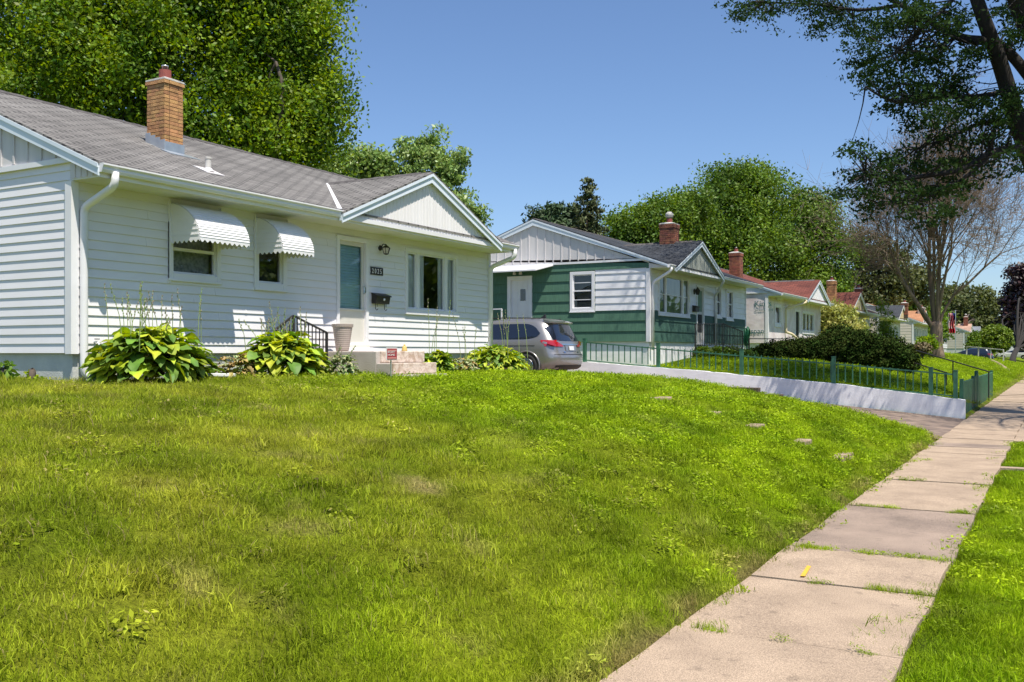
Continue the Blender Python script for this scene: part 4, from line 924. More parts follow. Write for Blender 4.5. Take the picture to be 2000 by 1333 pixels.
# ================================================================== further houses
def far_house(label, Y0, gabs, wall, roof, rake, gp, chim, side=None, zt=0, win=True, mat_ch='brick_red', ridge_chim=None, shut=False):
    if gabs == 'near': wins = [(.7, 1.9, .9, 2.2), (2.3, 3.4, .9, 2.2), (4.6, 5.5, .3, 2.3), (6.6, 7.5, 1.1, 2.2), (8.7, 9.6, 1.1, 2.2)]; g = (Y0 + .6, Y0 + 5.4, 3.72 + zt)
    else: wins = [(1.4, 2.2, 1.1, 2.2), (3.3, 4.2, 1.1, 2.2), (5.3, 6.2, .3, 2.3), (7.0, 8.2, .9, 2.2), (8.5, 9.6, .9, 2.2)]; g = (Y0 + 4.7, Y0 + 9.8, 3.68 + zt)
    wf = [(Y0 + a, Y0 + b, c + zt, d + zt) for a, b, c, d in wins]
    R = house(label, Y0, 10.65, plate(Y0) + 0, .3 + zt, 2.5 + zt, 2.64 + zt, -15.2, 4.4 + zt, g, wall, wall, roof, rake=rake, gpanel=gp, panel=gp, holes_f=[(a + .04, b - .04, c + .04, d - .04) for a, b, c, d in wf], ex=.25, detail=False, frieze=2.8 + zt, battens=.8, trim='trim_white')
    for i, q in enumerate(wf): window(R, 'x', XF, *q, style='none', back='dark_infill', tw=.12, detail=False, sill=False)
    if shut:
        m = MB()
        for i, q in enumerate(wf):
            if i != 2: m.box(XF + .02, XF + .06, q[0] - .35, q[0] - .02, q[2], q[3]).box(XF + .02, XF + .06, q[1] + .02, q[1] + .35, q[2], q[3])
        build('shutters', m, 'shutter_red', R)
    for (px, ya, w_, ytop, mt, cp) in chim:
        xa = onY(px, 690, ya)[0]; t = ya / ray(px)[1]; chimney(R, xa - w_ / 2, xa + w_ / 2, ya, ya + w_ * .85, 3.0 + zt, (690 - ytop) / 1870 * t, mt, cap=cp, ch=.1)
    return R
far_house('cream bungalow with dark red roof and two brick chimneys', 58.7, 'near', 'cream', 'shingle_red', 'brown_trim', 'cream', [(1623, 60.5, .52, 549, 'brick_tan', 'disc'), (1676, 62.5, .42, 562, 'brick_red', 'disc')])
far_house('pale bungalow with black roof behind the young green tree', 73.3, 'far', 'beige', 'shingle_dark', 'panel_grey', 'cream', [(1766, 81.2, .5, 592, 'brick_red', 'disc')], zt=.05)
far_house('beige bungalow with orange roof and pale stone chimney', 92.3, 'near', 'beige', 'shingle_orange', 'trim_white', 'trim_white', [(1799, 94.6, .6, 600, 'brick_pale', 'none')], zt=.15)
far_house('grey roofed bungalow with dark red window shutters', 111.5, 'far', 'trim_white', 'shingle_slate', 'trim_white', 'trim_white', [], zt=.25, shut=True)
far_house('tan bungalow with pinkish roof and tall thin brick chimney', 145.7, 'near', 'tan_siding', 'shingle_pink', 'trim_white', 'trim_white', [(1886, 148, .55, 619, 'brick_red', 'hood')], zt=.35)
far_house('blue roofed bungalow partly hidden by the clipped round shrub', 163, 'near', 'trim_white', 'shingle_slate', 'trim_white', 'trim_white', [(1942, 168, .6, 634, 'brick_red', 'none')], zt=.4)
# ================================================================== painted retaining wall and green fence
RW = 27.2
m = MB(); n = 60; rr = random.Random(2)
X_ = [-2.09 - i * 11.5 / n for i in range(n + 1)]; top = [float(walltop(x)) + rr.uniform(-.008, .008) for x in X_]
v = []
for x, z in zip(X_, top): v += [(x, RW - .0 + .012 * math.sin(x * 3), -2.0), (x, RW + .012 * math.sin(x * 2.3), z), (x, RW + .22, z + .005), (x, RW + .22, -2.0)]
f = []
for i in range(n):
    a, b = i * 4, i * 4 + 4
    for k in range(4): f.append((a + k, a + (k + 1) % 4, b + (k + 1) % 4, b + k))
f += [(3, 2, 1, 0), (n * 4, n * 4 + 1, n * 4 + 2, n * 4 + 3)]
m.add(v, f); tag(build('retaining_wall', m, 'white_paint', smooth=False), 'low white painted retaining wall beside the driveway', 'retaining wall')
FY = RW + .12
FN = thing('fence', 'green iron baluster fence standing on the white retaining wall', 'fence', (-7, FY, -.7))
posts = [-12.95, -10.5, -7.95, -5.38, -2.91, -2.32]
ft = lambda x: float(walltop(x)) + .63
for x in posts:
    t = ft(x) + .10; build('post', MB().box(x - .05, x + .05, FY - .05, FY + .05, float(walltop(x)) - .02, t).box(x - .056, x + .056, FY - .056, FY + .056, t, t + .02), 'green_iron', FN)
build('top_rail', MB().bar((-13, FY, ft(-13)), (-2.3, FY, ft(-2.3)), .05, .035), 'green_iron', FN)
build('bottom_rail', MB().bar((-13, FY, ft(-13) - .56), (-2.3, FY, ft(-2.3) - .56), .035, .03), 'green_iron', FN)
x = -12.75
while x < -2.4:
    if min(abs(x - q) for q in posts) > .07: build('baluster', MB().bar((x, FY, ft(x) - .55), (x, FY, ft(x) - .02), .016, .03), 'green_iron', FN)
    x += .192
# picket fence and gate along the sidewalk
def pickets(label, y0, y1, topf, cat, gate=False):
    P = thing('picket_gate' if gate else 'picket_fence', label, cat, (-2.2, (y0 + y1) / 2, -1.68)); y = y0 + .04
    while y < y1 - .03:
        t = topf(y); build('picket', MB().prism([(-2.17, y, -1.64), (-2.17, y + .07, -1.64), (-2.17, y + .07, t - .03), (-2.17, y + .035, t), (-2.17, y, t - .03)], (-.02, 0, 0)), 'green_iron', P); y += .125
    for z in (-1.45, -.95): build('rail', MB().box(-2.24, -2.192, y0, y1, z, z + .06), 'green_iron', P)
    for yy in (y0 - .04, y1): build('post', MB().box(-2.26, -2.16, yy, yy + .08, -1.75, topf(yy) + .06), 'green_iron', P)
pickets('green picket fence section between the white wall and the gate', 27.75, 31.6, lambda y: -.74, 'fence')
pickets('arched green picket gate along the sidewalk', 31.75, 32.9, lambda y: -.76 + .16 * math.sin((y - 31.7) / 1.3 * 1.4), 'gate', True)
pickets('green picket fence section beyond the gate, farthest along the sidewalk', 33.1, 40.6, lambda y: -.72, 'fence')
# pipe handrails of the walk steps up the bank
def hand(label, pts, posts_):
    H = thing('handrail', label, 'handrail', pts[0]); build('top_rail', MB().tube(pts, .024, 8), 'black_iron', H)
    for p in posts_: build('post', MB().tube([(p[0], p[1], float(T(p[0], p[1])) - .1), p], .022, 8), 'black_iron', H)
A, B = W(1765, 678, 37.5), W(1933, 727, 33.5); hand('long black pipe handrail sloping down to the sidewalk gate', [tuple(A), tuple(B)], [tuple(A * (1 - s) + B * s) for s in (.15, .6, .99)])
A, B = W(1765, 703, 35.0), W(1850, 729, 32.0); hand('short black pipe handrail just behind the green fence', [tuple(A), tuple(B)], [tuple(A * (1 - s) + B * s) for s in (.1, .98)])
# ================================================================== vehicles
def car(name, label, cat, rx, y0, zg, Lc, Wc, Hc, paint, facing=-1, glassy='car_glass', group=None):
    """estate-shaped vehicle; rear bumper at X=rx, nearest flank at Y=y0, nose towards facing*X"""
    hw = Wc / 2; yc = y0 + hw; k = Hc / 1.76; ky = hw / 1.0
    R = thing(name, label, cat, (rx + facing * Lc / 2, yc, zg), group)
    #     z     half-w  rear x  front x
    LV = [(.24, .90, .16, Lc - .25), (.30, .955, .07, Lc - .12), (.42, .975, .02, Lc - .04), (.56, .985, .0, Lc), (.66, .992, .015, Lc - .01), (.72, .995, .06, Lc - .03), (.80, 1.0, .095, Lc - .06), (.92, 1.0, .115, Lc - .14), (1.02, .985, .13, Lc - .45), (1.08, .965, .15, Lc - 1.05),
          (1.20, .935, .20, Lc - 1.35), (1.36, .885, .28, Lc - 1.72), (1.50, .83, .35, Lc - 2.02), (1.60, .775, .40, Lc - 2.25), (1.66, .71, .47, Lc - 2.45), (1.71, .58, .62, Lc - 2.75), (1.74, .36, .95, Lc - 3.0)]
    lv = [(z * k, w_ * ky, a, b) for z, w_, a, b in LV]
    def ring_(z, w_, xr, xf):
        out = []; rc = min(.34, w_ * .6); n = 7
        for cx, cy, a0 in ((xr + rc, -w_ + rc, 0), (xf - rc * 1.6, -w_ + rc, 1), (xf - rc * 1.6, w_ - rc, 2), (xr + rc, w_ - rc, 3)):
            for i in range(n):
                a = math.pi / 2 * i / (n - 1)
                if a0 == 0: x, y = cx - rc * math.cos(a), cy - rc * math.sin(a)
                elif a0 == 1: x, y = cx + rc * 1.6 * math.sin(a), cy - rc * math.cos(a)
                elif a0 == 2: x, y = cx + rc * 1.6 * math.cos(a), cy + rc * math.sin(a)
                else: x, y = cx - rc * math.sin(a), cy + rc * math.cos(a)
                out.append((x, y, z))
            # subdivide the straights
            if a0 == 0: out += [(xr + rc + (xf - rc * 1.6 - xr - rc) * s / 9, -w_, z) for s in range(1, 9)]
            if a0 == 2: out += [(xf - rc * 1.6 + (xr + rc - xf + rc * 1.6) * s / 9, w_, z) for s in range(1, 9)]
            if a0 == 3: out += [(xr, w_ - rc - (2 * w_ - 2 * rc) * s / 5, z) for s in range(1, 5)]
            if a0 == 1: out += [(xf, -w_ + rc + (2 * w_ - 2 * rc) * s / 5, z) for s in range(1, 5)]
        return out
    # crown the rear and nose in plan
    def shape(p, xr, w_):
        x, y, z = p
        if x < xr + .4: x += .10 * (y / max(w_, .1)) ** 2
        return (rx + facing * x, yc + y, zg + z)
    rings = [[shape(p, l[2], l[1]) for p in ring_(*l)] for l in lv]; N = len(rings[0]); m = MB()
    # arch openings: raise the sill line over each wheel by dropping the low faces there
    wx = (1.02, Lc - .98); ar = .40 * k
    vs = [p for r_ in rings for p in r_]; fs = []
    for i in range(len(rings) - 1):
        for j in range(N):
            q = (i * N + j, i * N + (j + 1) % N, (i + 1) * N + (j + 1) % N, (i + 1) * N + j); fs.append(q if facing > 0 else q[::-1])
    fs += [tuple(range(N)), tuple((len(rings) - 1) * N + i for i in range(N))[::-1]]
    m.add(vs, fs); body = build('body', m, paint, R, smooth=True)
    def surf(zq, xq=None, side=-1, yq=None, off=.008):
        """point on the skin: flank (xq,z) or tail (yq,z)"""
        zz = [l[0] for l in lv]; w_ = np.interp(zq, zz, [l[1] for l in lv]); xr = np.interp(zq, zz, [l[2] for l in lv]); xf = np.interp(zq, zz, [l[3] for l in lv])
        rc = min(.34, w_ * .6)
        if yq is None:
            x = xq
            if x < xr + rc: d = (xr + rc - x) / rc; y = -(w_ - rc) - rc * math.sqrt(max(0, 1 - d * d))
            elif x > xf - rc * 1.6: d = (x - xf + rc * 1.6) / (rc * 1.6); y = -(w_ - rc) - rc * math.sqrt(max(0, 1 - d * d))
            else: y = -w_
            y -= off; xx = x + (.10 * (y / w_) ** 2 if x < xr + .4 else 0) * 0
            return (rx + facing * xx, yc + (y if side < 0 else -y), zg + zq)
        y = yq
        x = xr if abs(y) < w_ - rc else xr + rc - rc * math.sqrt(max(0, 1 - ((abs(y) - w_ + rc) / rc) ** 2))
        return (rx + facing * (x + .10 * (y / w_) ** 2 - off * 1.2), yc + y, zg + zq)
    def patch(name, fn, us, zfun, nz, mat, par=R, smooth=True):
        mm = MB(); pts = []
        for u in us:
            a, b = zfun(u)
            for i in range(nz + 1): pts.append(fn(u, a + (b - a) * i / nz))
        mm.add(pts, [(i * (nz + 1) + j, (i + 1) * (nz + 1) + j, (i + 1) * (nz + 1) + j + 1, i * (nz + 1) + j + 1) for i in range(len(us) - 1) for j in range(nz)])
        return build(name, mm, mat, par, smooth=smooth)
    # side glass: one long dark band, rounded at its rear end
    for sd_ in (-1, 1):
        def zf_(u):
            t0 = max(0, min(1, (u - .62) / .55)); e = math.sqrt(max(0, 1 - (1 - t0) ** 2)); lo = 1.12 * k + (1 - e) * .16; hi = 1.16 * k + (.40 * k) * e ** 1.0
            tf = max(0, min(1, (Lc - 1.25 - u) / 1.1)); hi = min(hi, 1.12 * k + .44 * k * tf + .01); return lo, max(hi, lo + .01)
        patch('side_window', lambda u, z: surf(z, xq=u, side=sd_), list(np.linspace(.62, 1.2, 10)) + list(np.linspace(1.3, Lc - 1.3, 14)), zf_, 5, glassy)
        m = MB()
        for s in (2.35,): 
            for z0_, z1_ in ((1.13 * k, 1.54 * k),): m.add([surf(z0_, xq=s - .012, side=sd_, off=.012), surf(z0_, xq=s + .012, side=sd_, off=.012), surf(z1_, xq=s + .012, side=sd_, off=.012), surf(z1_, xq=s - .012, side=sd_, off=.012)], [(0, 1, 2, 3)])
        build('window_divider', m, 'plastic_black', R)
        # sliding door track, crease and roof rail
        m = MB().tube([surf(.93 * k, xq=u, side=sd_, off=.0) for u in np.linspace(.75, 2.2, 8)], .009, 5); build('door_track', m, 'plastic_black', R)
        m = MB().tube([(rx + facing * u, yc + sd_ * .64 * ky, zg + (1.745 - .02 * abs(u - 2) ** 1.5) * k) for u in np.linspace(.75, Lc - 2.6, 8)], .018, 6); build('roof_rail', m, 'plastic_black', R)
    # tail glass, spoiler, lamps, plate, chrome, bumper
    W0 = .80 * ky
    patch('rear_window', lambda u, z: surf(z, yq=u), np.linspace(-W0, W0, 16), lambda u: (1.07 * k + .03 * abs(u / W0) ** 4, (1.55 - .10 * abs(u / W0) ** 3) * k), 6, glassy)
    sp = MB(); nS = 10
    for i in range(nS):
        u, v_ = -.70 * ky + 1.4 * ky * i / nS, -.70 * ky + 1.4 * ky * (i + 1) / nS
        P = lambda y: [(rx + facing * (.31 + .06 * (y / .7) ** 2), yc + y, zg + 1.61 * k), (rx + facing * (.60 + .05 * (y / .7) ** 2), yc + y, zg + 1.695 * k), (rx + facing * .60, yc + y, zg + 1.60 * k), (rx + facing * (.35 + .06 * (y / .7) ** 2), yc + y, zg + 1.57 * k)]
        a, b = P(u), P(v_); sp.add(a + b, [(0, 1, 5, 4), (1, 2, 6, 5), (2, 3, 7, 6), (3, 0, 4, 7), (3, 2, 1, 0), (4, 5, 6, 7)])
    build('spoiler', sp, paint, R, smooth=False)
    for s in (-1, 1):
        patch('tail_light', lambda u, z: surf(z, yq=s * u, off=.016), np.linspace(.46 * ky, .985 * ky, 10), lambda u: ((.90 + .02 * (u / ky - .46)) * k, (.94 + .15 * min(1, (u / ky - .46) / .38)) * k), 3, 'tail_red')
        patch('tail_light', lambda u, z: surf(z, xq=u, side=s, off=.014), np.linspace(.17, .36, 8), lambda u: ((.92 + .35 * max(0, (u - .17))) * k, (1.09 - .15 * max(0, u - .17)) * k), 3, 'tail_red')
        pass
    patch('chrome_strip', lambda u, z: surf(z, yq=u, off=.02), np.linspace(-.5 * ky, .5 * ky, 8), lambda u: (.955 * k, .985 * k), 1, 'chrome')
    patch('plate_recess', lambda u, z: surf(z, yq=u, off=.010), np.linspace(-.33 * ky, .33 * ky, 6), lambda u: (.78 * k, .945 * k), 1, paint)
    patch('licence_plate', lambda u, z: surf(z, yq=u, off=.030), np.linspace(-.15, .15, 3), lambda u: (.80 * k, .92 * k), 1, 'plate_white')
    patch('bumper_lower', lambda u, z: surf(z, yq=u, off=.012), np.linspace(-.82 * ky, .82 * ky, 12), lambda u: (.25 * k, .37 * k), 2, 'plastic_black')
    patch('bumper_line', lambda u, z: surf(z, yq=u, off=.010), np.linspace(-.88 * ky, .88 * ky, 14), lambda u: (.675 * k, .69 * k), 1, 'plastic_black')
    for yv in (-.44, .40): patch('badge', lambda u, z: surf(z, yq=u, off=.016), np.linspace(yv * ky - .06, yv * ky + .06, 3), lambda u: (.735 * k, .765 * k), 1, 'chrome')
    m = MB().tube([surf(1.3 * k, yq=-.1, off=.03), surf(1.15 * k, yq=.30, off=.03)], .009, 5); build('wiper', m, 'plastic_black', R)
    m = MB().prism([(rx + facing * .9, yc - .03, zg + 1.73 * k), (rx + facing * 1.1, yc - .03, zg + 1.73 * k), (rx + facing * .93, yc - .03, zg + 1.86 * k)], (0, .05, 0)); build('antenna', m, 'plastic_black', R)
    # wheels with dark arches
    for q, wxx in enumerate(wx):
        for s in (-1, 1):
            yy = yc + s * hw; cxw = rx + facing * wxx; r_ = .345 * k
            a = MB(); v = [(cxw, yy + s * .006, zg + r_)]
            nA = 24; arc = [(cxw + ar * 1.04 * math.cos(t), yy + s * .006, max(zg + .22 * k, zg + r_ + ar * 1.04 * math.sin(t))) for t in np.linspace(-.35, math.pi + .35, nA)]
            a.prism(arc, (0, -s * .03, 0)); build('wheel_arch', a, 'plastic_black', R)
            lip = MB().tube([(cxw + ar * 1.07 * math.cos(t), yy + s * .004, zg + r_ + ar * 1.07 * math.sin(t)) for t in np.linspace(-.25, math.pi + .25, 26)], .022, 6); build('arch_lip', lip, paint, R, smooth=True)
            wm = MB().lathe((cxw, yy - .2 * 0, zg + r_), [(r_ * .6, -.20), (r_ * .97, -.19), (r_, -.15), (r_, .0), (r_ * .96, .02), (r_ * .70, .025), (r_ * .68, .0)] if s < 0 else [(r_ * .68, .0), (r_ * .70, -.025), (r_ * .96, -.02), (r_, .0), (r_, .15), (r_ * .97, .19), (r_ * .6, .20)], 30, axis='y')
            wh = build('wheel', wm, 'tyre', R, smooth=True)
            rm = MB(); nsp = 10
            rm.lathe((cxw, yy, zg + r_), [(r_ * .70, -.012 if s > 0 else .012), (r_ * .66, -.03 if s > 0 else .03), (r_ * .64, 0.0)], 30, axis='y')
            for t in range(nsp):
                an = t * 2 * math.pi / nsp; p0 = Vector((cxw + math.cos(an) * .05, yy + s * .028, zg + r_ + math.sin(an) * .05)); p1 = Vector((cxw + math.cos(an + .12) * r_ * .66, yy + s * .022, zg + r_ + math.sin(an + .12) * r_ * .66)); rm.bar(p0, p1, .032, .02, up=(0, 1, 0))
            rm.lathe((cxw, yy, zg + r_), [(.06, -.035 * s), (.05, -.045 * s)], 14, axis='y')
            build('rim', rm, 'chrome', wh)
            bk = MB().lathe((cxw, yy, zg + r_), [(r_ * .66, .0), (r_ * .66, .004)], 24, axis='y'); build('wheel_dish', bk, 'plastic_black', wh)
    return R
VX = -12.15; car('minivan', 'silver grey minivan parked between the two nearest houses', 'minivan', VX, 23.9, float(drive_z(-13)) + .0, 5.1, 2.0, 1.76, 'car_paint')
car('parked_suv', 'dark navy car parked on the far driveway past the tall bare tree', 'car', -5.6, 107.0, -1.02, 4.7, 1.85, 1.55, 'car_navy')
car('parked_car', 'white car parked farthest away at the right edge', 'car', -3.2, 150.0, -.85, 4.5, 1.8, 1.45, 'car_white')
# ================================================================== leaves
def unit(n, rng):
    v = rng.normal(size=(n, 3)); return v / np.linalg.norm(v, axis=1, keepdims=True)
def leaf_quads(C, size, rng, up=.5, long=1.5, out=None):
    """kite-shaped leaves at points C with varied tilt"""
    n = len(C); N = unit(n, rng); N[:, 2] += up
    if out is not None: N += out * .5
    N /= np.linalg.norm(N, axis=1, keepdims=True); A = np.cross(N, unit(n, rng)); A /= np.linalg.norm(A, axis=1, keepdims=True) + 1e-9; B = np.cross(N, A)
    s = size * rng.uniform(.6, 1.25, (n, 1)); a = A * s * long / 2; b = B * s / 2
    V = np.stack([C - a, C + b * .9 - a * .1, C + a, C - b * .9 - a * .1], 1).reshape(-1, 3); return V, np.arange(4 * n).reshape(-1, 4)
def crown_points(blobs, nclump, per, cl, rng, shell=.55, flat=.6, droop=0):
    """clumps of leaves through the volume of several lobes, denser near the outside"""
    vol = np.array([b[3] * b[4] * b[5] for b in blobs]) ** (2 / 3); pr = vol / vol.sum(); Cs = []; O = []
    ids = rng.choice(len(blobs), nclump, p=pr); d = unit(nclump, rng); r = shell + (1 - shell) * rng.random((nclump, 1)) ** .5
    r *= rng.uniform(.82, 1.12, (nclump, 1))
    B = np.array(blobs)[ids]; cc = B[:, :3] + d * r * B[:, 3:6]
    s = cl * rng.uniform(.55, 1.3, nclump)
    g = rng.normal(size=(nclump, per, 3)) * .5; g = np.where(np.abs(g) > .95, g * .5, g); g[..., 2] *= flat
    P = cc[:, None] + g * s[:, None, None]; P[..., 2] -= droop * (g[..., 0] ** 2 + g[..., 1] ** 2) * s[:, None]
    return P.reshape(-1, 3), np.repeat(d, per, 0), cc
def limb(a, b, n, rng, sag=.0, wob=.08):
    a, b = np.array(a), np.array(b); L_ = np.linalg.norm(b - a); out = []
    off = rng.normal(size=3) * wob * L_
    for i in range(n + 1):
        s = i / n; p = a + (b - a) * s + off * math.sin(s * math.pi) + np.array([0, 0, sag * L_ * math.sin(s * math.pi)]); out.append(tuple(p))
    return out
def tree(name, label, base, blobs, lsize, nclump, per, cl, leafmat, bark='bark', tr=.3, fork=None, group=None, shell=.55, flat=.6, up=.5, long=1.5, nl=14, seed=1, cat='tree', droop=0, crownname='crown', topz=None, extra=None):
    rng = np.random.default_rng(seed); R = thing(name, label, cat, tuple(base), group); base = np.array(base, float)
    P, out, cc = crown_points(blobs, nclump, per, cl, rng, shell, flat, droop)
    V_, F_ = leaf_quads(P, lsize, rng, up, long, out); fastmesh(crownname, V_, F_, leafmat, R)
    m = MB(); B = np.array(blobs); fz_ = fork if fork is not None else base[2] + (B[:, 2].min() - base[2]) * .5
    cx = np.average(B[:, :3], axis=0, weights=B[:, 3]); f = np.array([base[0] + (cx[0] - base[0]) * .25, base[1] + (cx[1] - base[1]) * .25, fz_])
    cc = f + (cc - f) * .62
    m.tube(limb(base - [0, 0, .3], f, 4, rng, wob=.02), [tr * 1.25, tr, tr * .9, tr * .85, tr * .8], 10)
    for i in rng.choice(len(cc), min(nl, len(cc)), replace=False):
        pts = limb(f, cc[i], 5, rng, .12); m.tube(pts, list(np.linspace(tr * .5, tr * .06, len(pts))), 6, cap=False)
        for k in range(3):
            q = np.array(pts[2 + k]); tgt = q + (cc[rng.integers(len(cc))] - q) * .35; m.tube(limb(q, tgt, 3, rng), list(np.linspace(tr * .18, tr * .03, 4)), 4, cap=False)
    build('trunk', m, bark, R, smooth=True); return R
def bl(px, py, t, rx_, rz_, ry=None): p = W(px, py, t); return (p[0], p[1], p[2], rx_, ry or rx_, rz_)
gd = lambda p: (p[0], p[1], float(T(p[0], p[1])))
# big maples behind house one
G = 'large maples behind the white bungalow'
tree('maple_tree', 'tall maple filling the sky at the far left behind the roof', (-27.5, 17, -.4), [bl(-60, 60, 30, 3.6, 3.8), bl(90, 150, 28.5, 2.7, 2.6), bl(120, -60, 30, 3.4, 3.3), bl(30, 230, 29, 2.4, 2), bl(230, 20, 31, 2.6, 2.8)], .098, 150, 640, 1.30, 'leaf_maple', tr=.38, group=G, seed=11, shell=.7, nl=22, up=.3, flat=1.05)
tree('maple_tree', 'broad maple rising directly behind the tan brick chimney', (-24.5, 19, -.4), [bl(330, 130, 30, 2.7, 2.8), bl(400, -20, 30, 2.6, 2.6), bl(250, 200, 29, 2.1, 1.9), bl(420, 230, 30, 2.1, 1.7), bl(330, -140, 31, 3, 3)], .098, 130, 640, 1.2, 'leaf_maple', tr=.34, group=G, seed=12, shell=.7, nl=22, up=.3, flat=1.05)
tree('maple_tree', 'maple whose right edge stands out against the open blue sky', (-22.0, 21.8, -.4), [bl(545, 170, 30.5, 1.75, 2.2), bl(480, 60, 30.5, 1.9, 2.2), bl(590, 235, 30.5, 1.25, 1.3), bl(575, 60, 30.5, 1.15, 1.9), bl(560, 270, 30, 1.5, 1.0), bl(520, -60, 30.5, 2.0, 2.0), bl(625, 100, 30.5, .8, .8), bl(470, 260, 30, 1.6, 1.2)], .098, 130, 560, 1.0, 'leaf_maple', tr=.3, group=G, seed=13, shell=.68, nl=22, up=.3, flat=1.05)
tree('silver_maple', 'pale leafed tree rising behind the ridge of the front gable', gd((-21.7, 31.4)), [bl(835, 330, 38, .95, 1.1), bl(870, 395, 38, 1.0, 1.3), bl(800, 300, 38, .6, .5), bl(880, 330, 38, .55, .7), bl(920, 430, 38, .6, .5), bl(780, 380, 38, .9, .9), bl(800, 272, 38, .18, .35), bl(850, 275, 38, .22, .4), bl(895, 310, 38, .25, .3)], .10, 170, 110, .48, 'leaf_silver', tr=.14, seed=14, shell=.5, up=.3, long=1.9)
tree('small_maple', 'low pale leafed tree between the tall maple and the gable', gd((-23, 28)), [bl(700, 330, 38, 1.0, .8), bl(740, 325, 38, .7, .6), bl(660, 350, 38, 1.1, 1.0)], .12, 110, 110, .6, 'leaf_silver', tr=.12, seed=15, shell=.4, up=.3)
# conifers behind house two
def conifer(name, label, px, top, t, wpx, mat, seed, n=17, dens=260, base_y=520):
    rng = np.random.default_rng(seed); c = W(px, 690, t); zt = W(px, top, t)[2]; z0 = W(px, base_y, t)[2]; R = thing(name, label, 'tree', gd(c)); m = MB().tube([(c[0], c[1], float(T(c[0], c[1])) - .2), (c[0], c[1], zt)], [.22, .02], 8)
    Pn = []; rad = wpx / 1.7 / FPX * t
    for k in range(n):
        s = k / (n - 1); z = zt - .25 - (zt - z0) * s; r0 = rad * (.10 + .95 * s ** .75)
        for j in range(int(4 + 6 * s)):
            a = rng.uniform(0, 2 * math.pi); r = r0 * rng.uniform(.65, 1.12); tip = np.array([c[0] + math.cos(a) * r, c[1] + math.sin(a) * r, z - r * .18]); st = np.array([c[0], c[1], z + .1])
            m.tube([tuple(st), tuple((st + tip) / 2 + [0, 0, -.06]), tuple(tip)], [.03, .02, .008], 4, cap=False)
            q = int(dens * (.25 + .75 * s) * .35); u = rng.random((q, 1)) ** .7; pts = st + (tip - st) * u; pts = pts + rng.normal(size=(q, 3)) * np.array([.13, .13, .07]) * (1.2 - .3 * u); Pn.append(pts)
    P = np.concatenate(Pn); V_, F_ = leaf_quads(P, .10, rng, 0, 2.4); fastmesh('needles', V_, F_, mat, R); build('trunk', m, 'bark', R, smooth=True)
conifer('spruce_tree', 'pointed olive green spruce rising behind the green house', 1148, 345, 50, 92, 'leaf_spruce', 21, dens=340)
tree('pine_tree', 'dark green pine top just left of the pointed spruce', gd((-22.6, 46.8)), [bl(1060, 425, 52, .7, .45), bl(1085, 420, 52, .7, .5), bl(1108, 425, 52, .5, .6), bl(1075, 450, 52, 1.2, .6), bl(1120, 460, 52, 1.0, .6)], .13, 110, 70, .55, 'leaf_pine', tr=.2, seed=22, up=.2, long=2.4, flat=.8)
# background maples behind the far houses
G = 'leafy trees behind the row of bungalows'
tree('maple_tree', 'large round crowned maple behind the red roofed houses', gd((-22, 74.5)), [bl(1455, 420, 75, 3.3, 3.4), bl(1395, 440, 75, 3.0, 2.8), bl(1540, 450, 75, 3.0, 3.0), bl(1590, 500, 74, 2.3, 2.6), bl(1470, 510, 73, 4.2, 3.2), bl(1440, 370, 75, 1.9, 1.5), bl(1345, 480, 75, 2.4, 3), bl(1570, 420, 75, 1.6, 1.6), bl(1560, 570, 74, 3.2, 2.2), bl(1480, 580, 73, 3.2, 1.8)], .16, 230, 620, 2.1, 'leaf_bg', tr=.5, group=G, seed=31, shell=.5, nl=20, up=.25)
tree('maple_tree', 'lighter green maple between the spruce and the brick chimney', gd((-22.2, 56.4)), [bl(1250, 455, 60, 1.5, 1.5), bl(1300, 430, 60, 1.5, 1.4), bl(1215, 450, 60, .8, 1.0), bl(1335, 420, 61, 1.3, 1.6), bl(1235, 500, 60, 1.8, 1.2), bl(1290, 500, 60, 2, 1.2)], .14, 100, 460, 1.4, 'leaf_bg', tr=.25, group=G, seed=32, shell=.5, up=.25)
tree('olive_tree', 'thin brownish tree with sparse leaves right of the round maple', gd((-17.5, 92)), [bl(1690, 490, 92, 2.6, 2.2), bl(1740, 530, 92, 2.6, 3), bl(1660, 570, 92, 2.4, 2.6), bl(1780, 560, 92, 2.2, 2.6), bl(1700, 600, 92, 3, 2)], .22, 230, 110, 1.4, 'leaf_olive', tr=.35, group=G, seed=33, shell=.3, up=.1)
tree('maple_tree', 'dark leafy tree behind the cream house chimneys', gd((-22, 100)), [bl(1720, 610, 100, 4, 3), bl(1660, 600, 100, 3.4, 3.6), bl(1770, 600, 100, 2.6, 2.6), bl(1790, 640, 100, 3, 2.4)], .24, 240, 140, 1.5, 'leaf_bg', tr=.35, group=G, seed=34, up=.25)
tree('maple_tree', 'rounded tree beyond the flag and the pinkish roofed house', gd((-14, 158)), [bl(1880, 600, 160, 4.5, 4.5), bl(1915, 620, 160, 3.4, 3.6), bl(1855, 610, 160, 3, 4.6), bl(1925, 650, 158, 3, 2.4), bl(1850, 650, 158, 4, 3)], .42, 220, 90, 2.2, 'leaf_olive', tr=.45, group=G, seed=35, up=.3)
tree('maple_tree', 'low dark tree on the horizon left of the burgundy tree', gd((-9, 210)), [bl(1945, 650, 215, 3, 2.6), bl(1965, 655, 215, 3, 2), bl(1925, 655, 215, 3, 2.4)], .5, 90, 70, 2.2, 'leaf_bg', tr=.4, group=G, seed=36)
